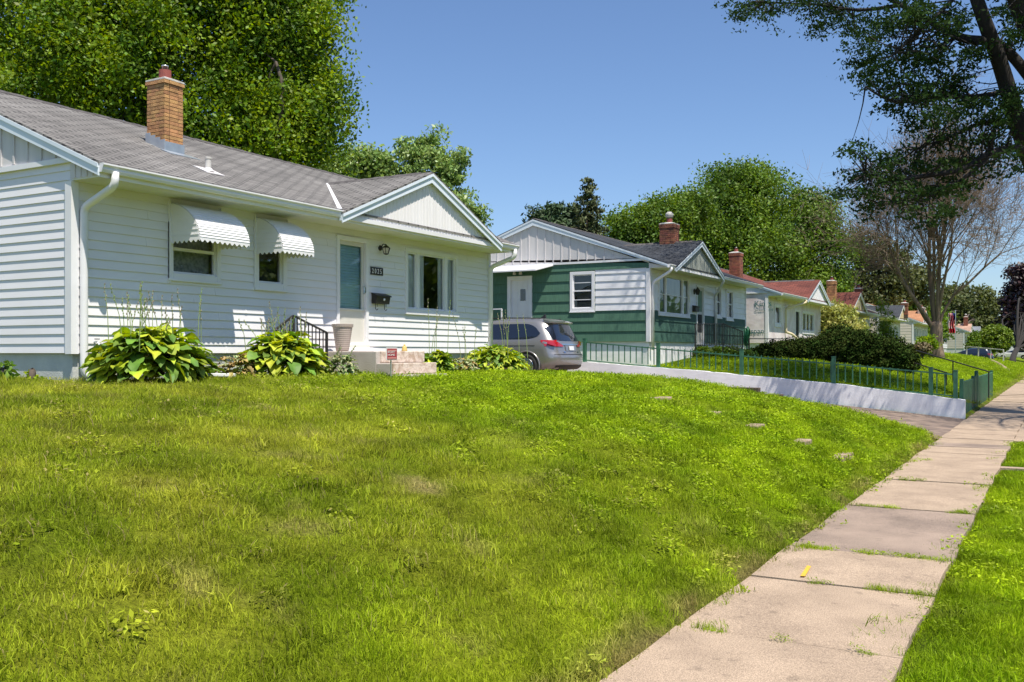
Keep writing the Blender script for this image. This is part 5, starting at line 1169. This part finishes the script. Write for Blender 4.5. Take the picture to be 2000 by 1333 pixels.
tree('purple_maple', 'dark burgundy leafed tree at the right edge', gd((-4.6, 122)), [bl(2035, 590, 122, 4.2, 4.6), bl(2000, 560, 122, 2.2, 2.6), bl(1995, 620, 122, 2.4, 2.6), bl(2010, 540, 122, 2, 1.7), bl(1990, 590, 122, 1.5, 2.3), bl(2030, 660, 122, 3, 1.5)], .34, 260, 90, 1.3, 'leaf_burgundy', 'bark_dark', tr=.36, seed=37, group=None)
# overhanging elm on the boulevard
rng = np.random.default_rng(5)
EL = thing('elm_tree', 'overhanging street elm with dark limbs at the top right', 'tree', (3.0, 27.6, -1.7))
m = MB(); fork = (1.9, 28.2, 2.6)
def lim(pts, r0, r1, n=8):
    out = []; P = [Vector(p) for p in pts]
    for i in range(len(P) - 1):
        p0 = P[max(0, i - 1)]; p3 = P[min(len(P) - 1, i + 2)]
        for s in np.linspace(0, 1, 6)[:-1]:
            s = float(s); out.append(tuple(.5 * ((2 * P[i]) + (-p0 + P[i + 1]) * s + (2 * p0 - 5 * P[i] + 4 * P[i + 1] - p3) * s * s + (-p0 + 3 * P[i] - 3 * P[i + 1] + p3) * s ** 3)))
    out.append(tuple(P[-1])); m.tube(out, [r0 + (r1 - r0) * i / (len(out) - 1) for i in range(len(out))], n, cap=False); return out
w_ = lambda px, py, t=26.5: tuple(W(px, py, t))
lim([(3.0, 27.6, -1.9), (2.6, 27.8, 0), fork], .55, .42, 14)
L1 = lim([fork, w_(2060, 390, 27.5), w_(2003, 285, 27), w_(1955, 130, 26.5), w_(1915, 20, 26), w_(1890, -60, 26)], .31, .15, 12)
L2 = lim([fork, w_(2080, 260, 27), w_(2010, 150, 26.5), w_(1950, 88, 26.5), w_(1880, 75, 26), w_(1830, 50, 28), w_(1760, 10, 30), w_(1690, -25, 31)], .19, .06, 10)
L3 = lim([fork, w_(2090, 200, 26), w_(2000, 40, 25.5), w_(1975, -40, 25)], .25, .2, 10)
L4 = lim([fork, w_(2070, 320, 26.5), w_(2000, 292, 26), w_(1940, 298, 25.8), w_(1880, 330, 25.6), w_(1800, 345, 25.4), w_(1740, 352, 25.2), w_(1690, 340, 25)], .15, .03, 8)
L5 = lim([w_(1940, 298, 25.8), w_(1880, 350, 25.6), w_(1800, 385, 25.5), w_(1720, 400, 25.4)], .06, .015, 6)
L6 = lim([w_(1960, 180, 26.6), w_(1900, 190, 26.3), w_(1830, 190, 26), w_(1750, 200, 25.8), w_(1690, 170, 25.5)], .09, .02, 6)
L7 = lim([w_(1985, 240, 26.8), w_(1920, 240, 26.4), w_(1850, 270, 26.2), w_(1790, 290, 26)], .08, .02, 6)
L8 = lim([w_(1760, 10, 30), w_(1680, 20, 31), w_(1600, 10, 32), w_(1500, 5, 32)], .07, .02, 6)
L9 = lim([w_(1890, -30, 26), w_(1800, 60, 25.5), w_(1740, 110, 25.2)], .07, .02, 6)
EB = [(1450, 8, 34, 22), (1500, 22, 40, 26), (1560, 0, 40, 28), (1440, 30, 14, 20), (1610, 20, 42, 32), (1600, 55, 22, 18), (1660, 40, 46, 36), (1700, 80, 44, 40), (1740, 40, 50, 36), (1800, 20, 50, 30), (1690, 120, 38, 36), (1730, 150, 46, 34), (1770, 110, 46, 36), (1700, 165, 22, 18), (1820, 110, 40, 36), (1800, 175, 48, 34), (1860, 160, 42, 36), (1870, 40, 36, 30), (1900, 110, 30, 30), (1750, 205, 38, 26), (1840, 220, 48, 32), (1900, 210, 42, 32), (1950, 230, 36, 40), (1790, 245, 40, 26), (1860, 270, 44, 26), (1930, 275, 40, 24), (1980, 190, 28, 36), (1985, 60, 28, 40), (1960, 20, 24, 20),
      (1670, 290, 26, 16), (1720, 310, 40, 22), (1670, 345, 28, 18), (1730, 345, 44, 22), (1790, 320, 44, 22), (1850, 325, 42, 20), (1900, 315, 34, 18), (1690, 385, 36, 20), (1760, 380, 44, 22), (1820, 375, 40, 20), (1880, 360, 36, 18), (1790, 415, 20, 26), (1840, 405, 20, 22), (1700, 412, 22, 14), (1935, 320, 26, 24), (1975, 300, 22, 18), (1825, 435, 8, 16), (1985, 330, 18, 14), (1650, 380, 18, 10)]
P = []; ctr = []
for px, py, a, b in EB:
    t = (32 if (px < 1740 and py < 100) else 29 if px < 1720 and py < 250 else 26) + rng.uniform(-1.6, 1.6); n = int(a * b * (.029 if py < 180 else .0235)) + 3; 
    for _ in range(n):
        x, y = rng.normal() * a * .5, rng.normal() * b * .5; tt = t + rng.normal() * .8; c = W(px + x, py + y, tt); ctr.append(c)
        k = int(rng.integers(12, 26)); g_ = rng.normal(size=(k, 3)) * np.array([.17, .17, .05]); g_[:, 2] -= .35 * (g_[:, 0] ** 2 + g_[:, 1] ** 2) ** .5 * .4; P.append(c + g_)
pool = np.array(L1[12:] + L2[8:] + L3[8:] + L4[8:] + L5 + L6 + L7 + L8 + L9)
for c in [ctr[i] for i in rng.choice(len(ctr), min(700, len(ctr)), replace=False)]:
    d = np.linalg.norm(pool - c, axis=1); q = pool[np.argmin(d + rng.random(len(d)) * .4)]
    if d.min() < 1.5: m.tube(limb(q, c, 3, rng, .05, .06), [.024, .017, .012, .006], 4, cap=False)
# the rest of the crown, above and beside the frame
OB = [(0.5, 28, 12.8, 3.6, 3.6, 2.6), (4.5, 27, 12, 4.5, 4.5, 3.2), (-2.2, 27.6, 12.4, 3.2, 3.0, 1.8), (3.5, 31, 10, 4, 3.4, 3), (-6.6, 30, 13.2, 2.6, 4.2, 1.3), (-6.2, 35, 13.8, 2.6, 4, 1.3), (-3, 31.5, 13.8, 3, 3, 1.8), (5, 24, 9, 3.6, 3, 2.6)]
P2, _, cc = crown_points(OB, 1700, 32, .8, rng, .35, .4)
keep = (P2[:, 2] / (P2[:, 0] * -SN + P2[:, 1] * CS) > .372) | ((P2[:, 0] * CS + P2[:, 1] * SN) / (P2[:, 0] * -SN + P2[:, 1] * CS) > .555)
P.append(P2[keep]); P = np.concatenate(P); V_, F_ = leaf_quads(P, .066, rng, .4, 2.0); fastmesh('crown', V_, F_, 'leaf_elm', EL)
for i in rng.choice(len(cc), 40, replace=False):
    if keep[i * 26 + 3]: q = L1[-1] if cc[i][2] > 11 else fork; m.tube(limb(q, cc[i], 5, rng, .1), list(np.linspace(.10, .015, 6)), 5, cap=False)
build('trunk', m, 'bark_dark', EL, smooth=True)
# tall bare tree
rng = np.random.default_rng(8); tb = W(1829, 690, 60); BT = thing('bare_tree', 'tall dead tree with bare pale branches on the far lawn', 'tree', (tb[0], tb[1], -.25))
m = MB(); fk = W(1829, 632, 60); m.tube([tuple(tb - [0, 0, .6]), tuple(tb + [0, 0, .05]), tuple(tb + [0, 0, .5]), tuple(fk - [0, 0, .2]), tuple(fk + [0, 0, .1])], [.55, .45, .37, .36, .30], 14); build('trunk', m, 'bark_pale', BT, smooth=True)
m = MB(); tw = MB()
def grow(p, d, L_, r, lvl, mb):
    pts = [p]; n = 5 if lvl < 3 else 2
    for i in range(n):
        d = d + rng.normal(size=3) * .09 + np.array([0, 0, .05 if lvl < 2 else .0]); d = d / np.linalg.norm(d); pts.append(pts[-1] + d * L_ / n)
    re = r * (.5 if lvl < 4 else .5); mb.tube([tuple(q) for q in pts], list(np.linspace(r, re, n + 1)), 7 if lvl < 2 else 4 if lvl < 3 else 3, cap=False)
    if lvl >= 4: return
    for k in range([7, 7, 6, 5][lvl]):
        i = int(rng.integers(min(2, n - 1), n + 1)); side = unit(1, rng)[0]; nd_ = d * .85 + side * (.55 if lvl < 1 else .75); nd_[2] += .10; nd_ /= np.linalg.norm(nd_)
        grow(pts[i], nd_, L_ * rng.uniform(.48, .72), max(.010, re * rng.uniform(.45, .7)) if lvl else re * .6, lvl + 1, mb if lvl < 1 else tw)
for ang, tilt, L_, r in ((178, .36, 5.8, .13), (215, .20, 6.6, .12), (100, .12, 7.2, .15), (345, .08, 7.2, .13), (20, .24, 6.6, .14), (290, .22, 6.4, .10), (0, .36, 5.8, .09), (170, .50, 5.0, .08)):
    a = math.radians(ang); side = np.array([CS, SN, 0]) * math.cos(a) + np.array([-SN, CS, 0]) * math.sin(a); d = side * math.sin(tilt) + np.array([0, 0, math.cos(tilt)]); grow(fk - [0, 0, .55] + d * [.12, .12, 0], d, L_ + .3, r * 1.1, 0, m)
build('limbs', m, 'bark_pale', BT, smooth=True); build('twigs', tw, 'bark_pale', BT)
# ================================================================== shrubs and small trees
def shrub(name, label, blobs, size, ncl, per, cl, mat, seed, group=None, **k):
    B = np.array(blobs); c = gd(B[:, :3].mean(0)); return tree(name, label, c, blobs, size, ncl, per, cl, mat, tr=.05, seed=seed, group=group, fork=c[2] + .15, cat='shrub', crownname='foliage', nl=8, **k)
G = 'dark spreading junipers behind the green fence'
shrub('juniper_bush', 'dark juniper nearest the paper wrapped house corner', [bl(1515, 692, 37.0, .7, .42), bl(1555, 685, 37.0, .6, .42), bl(1485, 700, 37, .5, .3)], .05, 300, 110, .26, 'leaf_juniper', 41, G, shell=.8, up=.6, long=2.2)
shrub('juniper_bush', 'dark juniper second from the left, behind the fence post', [bl(1600, 690, 36.5, .8, .6), bl(1640, 672, 36.5, .75, .6)], .05, 300, 110, .26, 'leaf_juniper', 42, G, shell=.8, up=.6, long=2.2)
shrub('juniper_bush', 'largest dark juniper with a rounded right edge', [bl(1690, 688, 35.5, 1.0, .72), bl(1730, 695, 35, .85, .72), bl(1748, 706, 35, .7, .5)], .05, 420, 110, .28, 'leaf_juniper', 43, G, shell=.8, up=.6, long=2.2)
tree('dogwood', 'yellow green variegated small tree in front of the cream house', gd(W(1645, 690, 53)), [bl(1635, 622, 53, .95, .7), bl(1605, 638, 53, .5, .45), bl(1670, 642, 53, .6, .5), bl(1640, 648, 52.5, 1.1, .45), bl(1622, 603, 53, .45, .3)], .12, 260, 36, .42, 'leaf_yellow', tr=.07, seed=44, shell=.4, up=.1, long=1.9, flat=.8)
tree('young_locust', 'slim feathery green young tree before the black roofed house', gd(W(1727, 690, 62)), [bl(1728, 625, 62, .6, 1.0), bl(1720, 595, 62, .35, .5), bl(1735, 655, 62, .6, .7), bl(1718, 640, 62, .5, .6)], .085, 70, 22, .42, 'leaf_round', tr=.05, seed=45, shell=.2, up=.1, long=2.2)
shrub('lime_shrub', 'bright lime green shrub beside the bare tree trunk', [bl(1810, 672, 58, .55, .5), bl(1800, 680, 58, .45, .35)], .10, 110, 50, .25, 'leaf_lime', 46, up=.3)
shrub('brown_shrub', 'small brownish shrub before the lime green shrub', [bl(1802, 680, 54, .4, .25)], .09, 50, 40, .22, 'leaf_brown', 47)
shrub('arborvitae', 'cone shaped dark green arborvitae beside the round clipped shrub', [bl(1903, 675, 108, .75, .9), bl(1903, 662, 108, .45, .8)], .14, 130, 50, .35, 'leaf_bg', 48, shell=.8)
shrub('round_shrub', 'large round clipped yellow green shrub beyond the navy car', [bl(1944, 664, 108, 1.7, 1.45), bl(1942, 652, 108, 1.2, .9)], .13, 420, 90, .36, 'leaf_round', 49, shell=.85)
shrub('foundation_shrub', 'low green grassy clump at the steps of the green house', [bl(1400, 690, 34.5, .8, .18), bl(1440, 692, 34.5, .6, .15), bl(1370, 690, 34.5, .5, .15)], .05, 120, 90, .2, 'leaf_bg', 50, up=.2, long=3)
shrub('weed_clump', 'light green weeds against the foundation at the far left', [bl(8, 728, 12.3, .10, .12)], .07, 12, 14, .10, 'hosta_green', 51, up=.3)
shrub('weed_clump', 'two small sprigs of weed near the left foundation', [bl(57, 735, 12.6, .05, .05), bl(70, 735, 12.6, .04, .05)], .05, 8, 8, .05, 'leaf_lime', 52, up=.3)
# flag on its pole, bunting
FP = W(1866, 690, 84); FL = thing('flagpole', 'thin grey flagpole beyond the bare tree', 'flagpole', gd(FP)); build('pole', MB().tube([(FP[0], FP[1], -.6), tuple(W(1866, 606, 84))], .045, 8), 'metal_bright', FL)
m = MB(); mw = MB(); mbq = MB(); n = 12
for i in range(n):
    for j in range(9):
        q = lambda a, b: tuple(W(1854.5 + 12 * (a / n) * (1 if b < 4 else 1) - 2 + 1.5 * math.sin(b * .9), 612 + b * 4.3, 83.8 + .25 * math.sin(a * 1.4 + b * .3)))
        tgt = mbq if (j < 3 and i > 7) else (m if i % 2 else mw)
        if j >= 7: tgt = m
        tgt.add([q(i, j), q(i + 1, j), q(i + 1, j + 1), q(i, j + 1)], [(0, 1, 2, 3)])
FG = thing('flag', 'limp red white and blue striped flag hanging from the pole', 'flag', tuple(W(1862, 630, 84))); build('red_stripes', m, 'cloth_red', FG); build('white_stripes', mw, 'cloth_white', FG); build('blue_field', mbq, 'cloth_blue', FG)
m = MB(); 
for i in range(14): m.prism([tuple(W(1762 + i * 1.6, 677, 60)), tuple(W(1763.6 + i * 1.6, 677, 60)), tuple(W(1763.6 + i * 1.6, 684.5 - (i % 2) * .6, 60)), tuple(W(1762 + i * 1.6, 684.5 - ((i + 1) % 2) * .6, 60))], (0, .03, 0))
BN = thing('bunting', 'blue cloth bunting with red rosette on a far porch rail', 'bunting', tuple(W(1772, 684, 60))); build('drape', m, 'cloth_blue', BN)
c = W(1783.5, 683, 59.9); build('rosette', MB().lathe(tuple(c), [(.11, 0), (.06, .04)], 10, axis='y'), 'cloth_red', BN)
A = W(1745, 677, 60.05); B = W(1815, 681, 60.05); railing('thin dark porch rail carrying the blue bunting', tuple(A), tuple(B), .5, 0, posts=5, r=.02)
A = W(1888, 677.5, 90); B = W(1960, 684, 84); railing('pale pipe fence rail above the navy car', tuple(A), tuple(B), .8, 0, 'cap_cement', posts=4, r=.05, cat='fence')
m = MB(); rr = random.Random(4)
for i in range(9):
    p = W(1938 + i * 3.5, 706 + i * 2.2, 78 - i * 1.5); s = rr.uniform(.12, .2)
    o = build('rock', MB().lathe((p[0], p[1], float(T(p[0], p[1]))), [(s, -.05), (s * 1.1, .05), (s * .7, .14), (s * .2, .18)], 7), 'paver_stone'); tag(o, 'tan rock edging the far driveway below the navy car', 'rock', 'rocks edging the far driveway')
# ================================================================== hostas
def hosta(label, cx, cy, z, rx_, ry_, h, nleaf, ll, mat, seed, stalks=0, sh=.9, name='hosta', mat2=None, narrow=1.0):
    rng = np.random.default_rng(seed); R = thing(name, label, 'plant', (cx, cy, z)); sets = {mat: ([], []), (mat2 or mat): ([], [])}
    nu, nv = 6, 4
    for i in range(nleaf):
        az = rng.uniform(0, 2 * math.pi); el = math.asin(min(1, rng.random() ** .8)); dd = np.array([math.cos(az) * math.cos(el), math.sin(az) * math.cos(el), math.sin(el)])
        s = rng.uniform(.62, 1.03); p = np.array([cx, cy, z + .05]) + dd * np.array([rx_, ry_, h]) * s; outd = np.array([math.cos(az), math.sin(az), 0])
        Lf = ll * rng.uniform(.7, 1.25); wd = Lf * rng.uniform(.62, .8) * narrow; tilt = rng.uniform(-1.0, -.2) + .8 * math.sin(el); ax = outd * math.cos(tilt) + np.array([0, 0, math.sin(tilt)])
        sd = np.cross(ax, [0, 0, 1]) + rng.normal(size=3) * .25; sd -= ax * sd.dot(ax); sd /= np.linalg.norm(sd) + 1e-9; up_ = np.cross(sd, ax)
        if up_[2] < 0: up_ = -up_
        g_ = []
        curl = rng.uniform(.15, .5); cup = rng.uniform(.12, .4); wave = rng.uniform(0, 6)
        for a in range(nu + 1):
            u = a / nu; w_ = wd / 2 * (math.sin(math.pi * min(1, u ** .62)) ** .8 if 0 < u < 1 else 0) + .001
            for b in range(nv + 1):
                v = b / nv * 2 - 1; q = p + ax * (u - .45) * Lf + sd * v * w_ + up_ * (-curl * Lf * (u - .4) ** 2 * 1.3 + cup * abs(v) * w_ + .012 * math.sin(u * 14 + wave) * abs(v)); g_.append(q)
        V_, F_ = sets[mat2 if (mat2 and rng.random() < .35) else mat]; o = len(V_) * (nu + 1) * (nv + 1); V_.append(np.array(g_))
        F_ += [(o + a * (nv + 1) + b, o + (a + 1) * (nv + 1) + b, o + (a + 1) * (nv + 1) + b + 1, o + a * (nv + 1) + b + 1) for a in range(nu) for b in range(nv)]
    for mt, (V_, F_) in sets.items():
        if V_: fastmesh('foliage', np.concatenate(V_), F_, mt, R, smooth=True)
    for k in range(stalks):
        x0, y0 = cx + rng.normal() * rx_ * .35, cy + rng.normal() * ry_ * .38; hh = sh * rng.uniform(.6, 1.15); lx, ly = rng.normal(size=2) * .10
        pts = [(x0, y0, z + h * .6), (x0 + lx * .3, y0 + ly * .3, z + h * .6 + hh * .5), (x0 + lx, y0 + ly, z + h * .5 + hh)]
        m = MB().tube(pts, [.0065, .005, .003], 5); stk = build('flower_stalk', m, 'stalk', R); bm_ = MB()
        for q in range(7):
            s = .62 + .38 * q / 6; p = Vector(pts[1]).lerp(Vector(pts[2]), (s - .5) * 2); a = q * 2.4; bm_.lathe((p.x + .012 * math.cos(a), p.y + .012 * math.sin(a), p.z - .012), [(.003, 0), (.009, .012), (.006, .03)], 5)
        build('seed_pods', bm_, 'bloom' if k % 3 else 'stalk', stk)
    return R
zt_ = -.40
def on_ground(px, X): p = onX(px, 690, X); return p[0], p[1]
x, y = on_ground(300, -10.55); hosta('largest lime hosta, beside the left downspout, with many flower stalks', x, y, zt_, .62, .92, .70, 560, .25, 'hosta_lime', 61, 26, .85, mat2='hosta_green')
x, y = on_ground(463, -10.5); hosta('withered yellow brown hosta between the two large lime ones', x, y, zt_, .34, .36, .34, 150, .13, 'hosta_dry', 62, 0, name='dry_hosta', mat2='hosta_cream', narrow=.7)
x, y = on_ground(553, -10.35); hosta('lime hosta in front of the black iron handrail', x, y, zt_, .60, .78, .66, 460, .24, 'hosta_lime', 63, 22, .75, mat2='hosta_green')
x, y = on_ground(668, -10.05); hosta('small cream edged hosta at the side of the stoop', x, y, zt_, .28, .32, .33, 120, .15, 'hosta_cream', 64, 4, .35, name='variegated_hosta', narrow=.75)
x, y = on_ground(852, -10.5); hosta('small lime hosta just right of the front steps', x, y, zt_ - .02, .38, .45, .42, 200, .20, 'hosta_green', 65, 5, 1.1, mat2='hosta_lime')
x, y = on_ground(905, -10.4); hosta('cream edged hosta between the two green ones right of the steps', x, y, zt_ - .04, .32, .40, .30, 130, .14, 'hosta_cream', 66, 3, 1.0, name='variegated_hosta', mat2='hosta_dry', narrow=.75)
x, y = on_ground(966, -10.55); hosta('lime hosta at the right corner of the white house, before the minivan', x, y, zt_ - .04, .66, .88, .55, 620, .17, 'hosta_lime', 67, 9, 1.0, mat2='hosta_green')

# trees and hedges across the street, behind the viewer's right shoulder; the windows mirror them
rng = np.random.default_rng(99); B_ = [(34 + rng.uniform(-3, 4), yy, 3.5 + rng.uniform(-1, 2), 4.2, 4.2, 4.6) for yy in range(-12, 150, 9)]
P, _, _ = crown_points(B_, 1500, 40, 2.4, rng, .7, .8); V_, F_ = leaf_quads(P, .6, rng); o = fastmesh('distant_woods', V_, F_, 'leaf_bg'); o['kind'] = 'stuff'
# ================================================================== grass
prot = bpy.data.collections.new('grass_tufts')
def tuft(name, n, rad, hmin, hmax, wd, seed, lean=.5, broad=False):
    rng = np.random.default_rng(seed); V_, F_ = [], []
    for i in range(n):
        r = rad * math.sqrt(rng.random()); a = rng.uniform(0, 6.283); b = np.array([r * math.cos(a), r * math.sin(a), -.02]); h = rng.uniform(hmin, hmax) * (1 - .25 * r / rad)
        d = unit(1, rng)[0]; d[2] = 0; d /= np.linalg.norm(d) + 1e-6; l = lean * rng.random() * h; sd = np.array([-d[1], d[0], 0]) ; tw_ = rng.uniform(0, 6.283); sd = np.array([math.cos(tw_), math.sin(tw_), 0]); w_ = wd * rng.uniform(.6, 1.2)
        o = len(V_)
        if broad:
            c = b + [0, 0, h]; u = unit(1, rng)[0]; u[2] *= .3; u /= np.linalg.norm(u); nrm = np.array([rng.normal() * .3, rng.normal() * .3, 1]); s2 = np.cross(nrm, u); s2 /= np.linalg.norm(s2); L_ = wd * rng.uniform(2, 3.4)
            V_ += [c, c + u * L_ * .5 + s2 * w_ * .9, c + u * L_, c + u * L_ * .5 - s2 * w_ * .9]; F_.append((o, o + 1, o + 2, o + 3)); continue
        m1 = b + [0, 0, h * .55] + d * l * .3; t = b + [0, 0, h * (1 - .25 * (l / h))] + d * l
        V_ += [b - sd * w_ / 2, b + sd * w_ / 2, m1 + sd * w_ * .4, m1 - sd * w_ * .4, t + sd * w_ * .08, t - sd * w_ * .08]; F_ += [(o, o + 1, o + 2, o + 3), (o + 3, o + 2, o + 4, o + 5)]
    me = bpy.data.meshes.new(name); me.from_pydata([tuple(map(float, v)) for v in V_], [], F_); me.materials.append(M['blade']); ob = bpy.data.objects.new(name, me); prot.objects.link(ob); return ob
for i in range(5): tuft('tuft_a%d' % i, 150, .17, .024, .054, .0038, 100 + i, .9)
tuft('tuft_b0', 150, .20, .05, .10, .006, 110, 1.0); tuft('tuft_b1', 90, .14, .05, .12, .006, 111, 1.1)
tuft('tuft_c0', 60, .15, .03, .085, .011, 112, broad=True); tuft('tuft_c1', 45, .12, .03, .09, .013, 113, broad=True)
def grass_object(name, PTS, sc, idx, rot, kind='stuff'):
    n = len(PTS); me = bpy.data.meshes.new(name); me.vertices.add(n); me.vertices.foreach_set('co', np.asarray(PTS, 'f').ravel())
    for nm, ty, dat in (('idx', 'INT', idx.astype('i')), ('scl', 'FLOAT', sc.astype('f'))): me.attributes.new(nm, ty, 'POINT').data.foreach_set('value', dat)
    me.attributes.new('rot', 'FLOAT_VECTOR', 'POINT').data.foreach_set('vector', rot.astype('f').ravel())
    o = bpy.data.objects.new(name, me); COL.objects.link(o); o['kind'] = kind
    ng = bpy.data.node_groups.new(name + '_scatter', 'GeometryNodeTree'); ng.interface.new_socket('Geometry', in_out='INPUT', socket_type='NodeSocketGeometry'); ng.interface.new_socket('Geometry', in_out='OUTPUT', socket_type='NodeSocketGeometry')
    gi, go = ng.nodes.new('NodeGroupInput'), ng.nodes.new('NodeGroupOutput'); ip = ng.nodes.new('GeometryNodeInstanceOnPoints'); ci = ng.nodes.new('GeometryNodeCollectionInfo')
    ci.inputs[0].default_value = prot; ci.inputs['Separate Children'].default_value = True; ci.inputs['Reset Children'].default_value = True
    def at(nm, ty): a = ng.nodes.new('GeometryNodeInputNamedAttribute'); a.data_type = ty; a.inputs[0].default_value = nm; return a.outputs[0]
    mp = ng.nodes.new('GeometryNodeMeshToPoints'); ng.links.new(gi.outputs[0], mp.inputs[0]); ng.links.new(mp.outputs[0], ip.inputs['Points']); ng.links.new(ci.outputs[0], ip.inputs['Instance']); ip.inputs['Pick Instance'].default_value = True
    ng.links.new(at('idx', 'INT'), ip.inputs['Instance Index']); ng.links.new(at('scl', 'FLOAT'), ip.inputs['Scale'])
    e = ng.nodes.new('FunctionNodeEulerToRotation'); ng.links.new(at('rot', 'FLOAT_VECTOR'), e.inputs[0]); ng.links.new(e.outputs[0], ip.inputs['Rotation']); ng.links.new(ip.outputs[0], go.inputs[0])
    md = o.modifiers.new('scatter', 'NODES'); md.node_group = ng; return o
rng = np.random.default_rng(77)
def scatter(x0, x1, y0, y1, dens, cond=None, scale=(.85, 1.25), bp=.12, cp=.1):
    n = int((x1 - x0) * (y1 - y0) * dens); X, Y = rng.uniform(x0, x1, n), rng.uniform(y0, y1, n)
    D = -SN * X + CS * Y; Lt = CS * X + SN * Y; ok = (D > .5) & (np.abs(Lt) < D * .56 + 1.2)
    if cond is not None: ok &= cond(X, Y)
    X, Y, D = X[ok], Y[ok], D[ok]; n = len(X); S = rng.uniform(*scale, n); u = rng.random(n); I_ = rng.integers(0, 5, n)
    weed = np.clip((Y + .45 * X - 4.5) / 5, 0, 1) * cp * 3 + .015; I_ = np.where(u < bp, rng.integers(5, 7, n), I_); I_ = np.where(u > 1 - weed, rng.integers(7, 9, n), I_)
    R_ = np.stack([rng.normal(size=n) * .12, rng.normal(size=n) * .12, rng.uniform(0, 6.283, n)], 1); return np.stack([X, Y, T(X, Y)], 1), S, I_, R_
def joinup(parts): return [np.concatenate([p[i] for p in parts]) for i in range(4)]
stn = [(o.location.x, o.location.y) for o in bpy.data.objects if o.name.startswith('stepping_stone')]
stp = [tuple(np.mean([v.co[:] for v in o.data.vertices], 0)[:2]) for o in bpy.data.objects if o.name.startswith('stepping_stone')]
def lawn_ok(X, Y):
    ok = (Y < drive_near(X) - .25) & ~((X < -11.25) & (Y > 8.0) & (Y < 18.8)) & ~((X < -9.35) & (X > -11.3) & (Y > 12.78) & (Y < 14.2))
    for a, b in stp: ok &= ~((np.abs(X - a - .02) < .16) & (np.abs(Y - b) < .26))
    e = XW - .01 + .05 * np.sin(Y * 2.1) + .05 * np.sin(Y * 5.3) + .05 * np.sin(Y * 11.7 + X * 9); return ok & (X < e)
near = lambda a, b: (lambda X, Y: lawn_ok(X, Y) & (np.hypot(X, Y) >= a) & (np.hypot(X, Y) < b))
A = joinup([scatter(-14, -1.9, -1, 22.5, 135, near(0, 7)), scatter(-14, -1.9, -1, 22.5, 85, near(7, 13), (.95, 1.35)), scatter(-16, -1.9, -1, 22.5, 50, near(13, 30), (1.05, 1.5))])
grass_object('lawn_grass', A[0], A[1], A[2], A[3])
edge = lambda X, Y: (X > -.80 + .07 * np.sin(Y * 1.7) + .05 * np.sin(Y * 4.1) + .05 * np.sin(Y * 9.7 + X * 8)) & ~((Y > 15.4) & (Y < 15.9)) & (Y < 20.2)
A = joinup([scatter(-.95, 2.2, 1, 10, 140, edge, cp=.03), scatter(-.95, 2.2, 10, 20.2, 80, edge, (1, 1.4), cp=.03)]); grass_object('boulevard_grass', A[0], A[1], A[2], A[3])
A = joinup([scatter(-11.2, -2.3, 27.6, 60, 16, None, (1.3, 2.0)), scatter(-11, -2.1, 60, 120, 4, None, (2.0, 3.2)), scatter(-.7, 3, 36.3, 60, 14, None, (1.3, 1.9))]); grass_object('far_lawn_grass', A[0], A[1], A[2], A[3])
# tufts growing in the sidewalk joints
P_ = []
for j, segs in ((8.34, ((-1.95, -1.62), (-1.45, -.78))), (7.10, ((-1.15, -1.0), (-1.55, -1.45), (-.95, -.76))), (10.9, ((-1.9, -1.5), (-.95, -.8))), (5.56, ((-1.85, -1.78), (-1.4, -1.36), (-.95, -.9))), (13.45, ((-1.8, -1.5),)), (16.0, ((-1.9, -1.7),))):
    for a, b in segs:
        for x in np.arange(a, b, .035): P_.append((x, j + rng.normal() * .014, -1.655))
P_ = np.array(P_); n = len(P_); grass_object('joint_weeds', P_, rng.uniform(.25, .62, n), rng.integers(5, 9, n), np.stack([rng.normal(size=n) * .2, rng.normal(size=n) * .2, rng.uniform(0, 6.28, n)], 1))
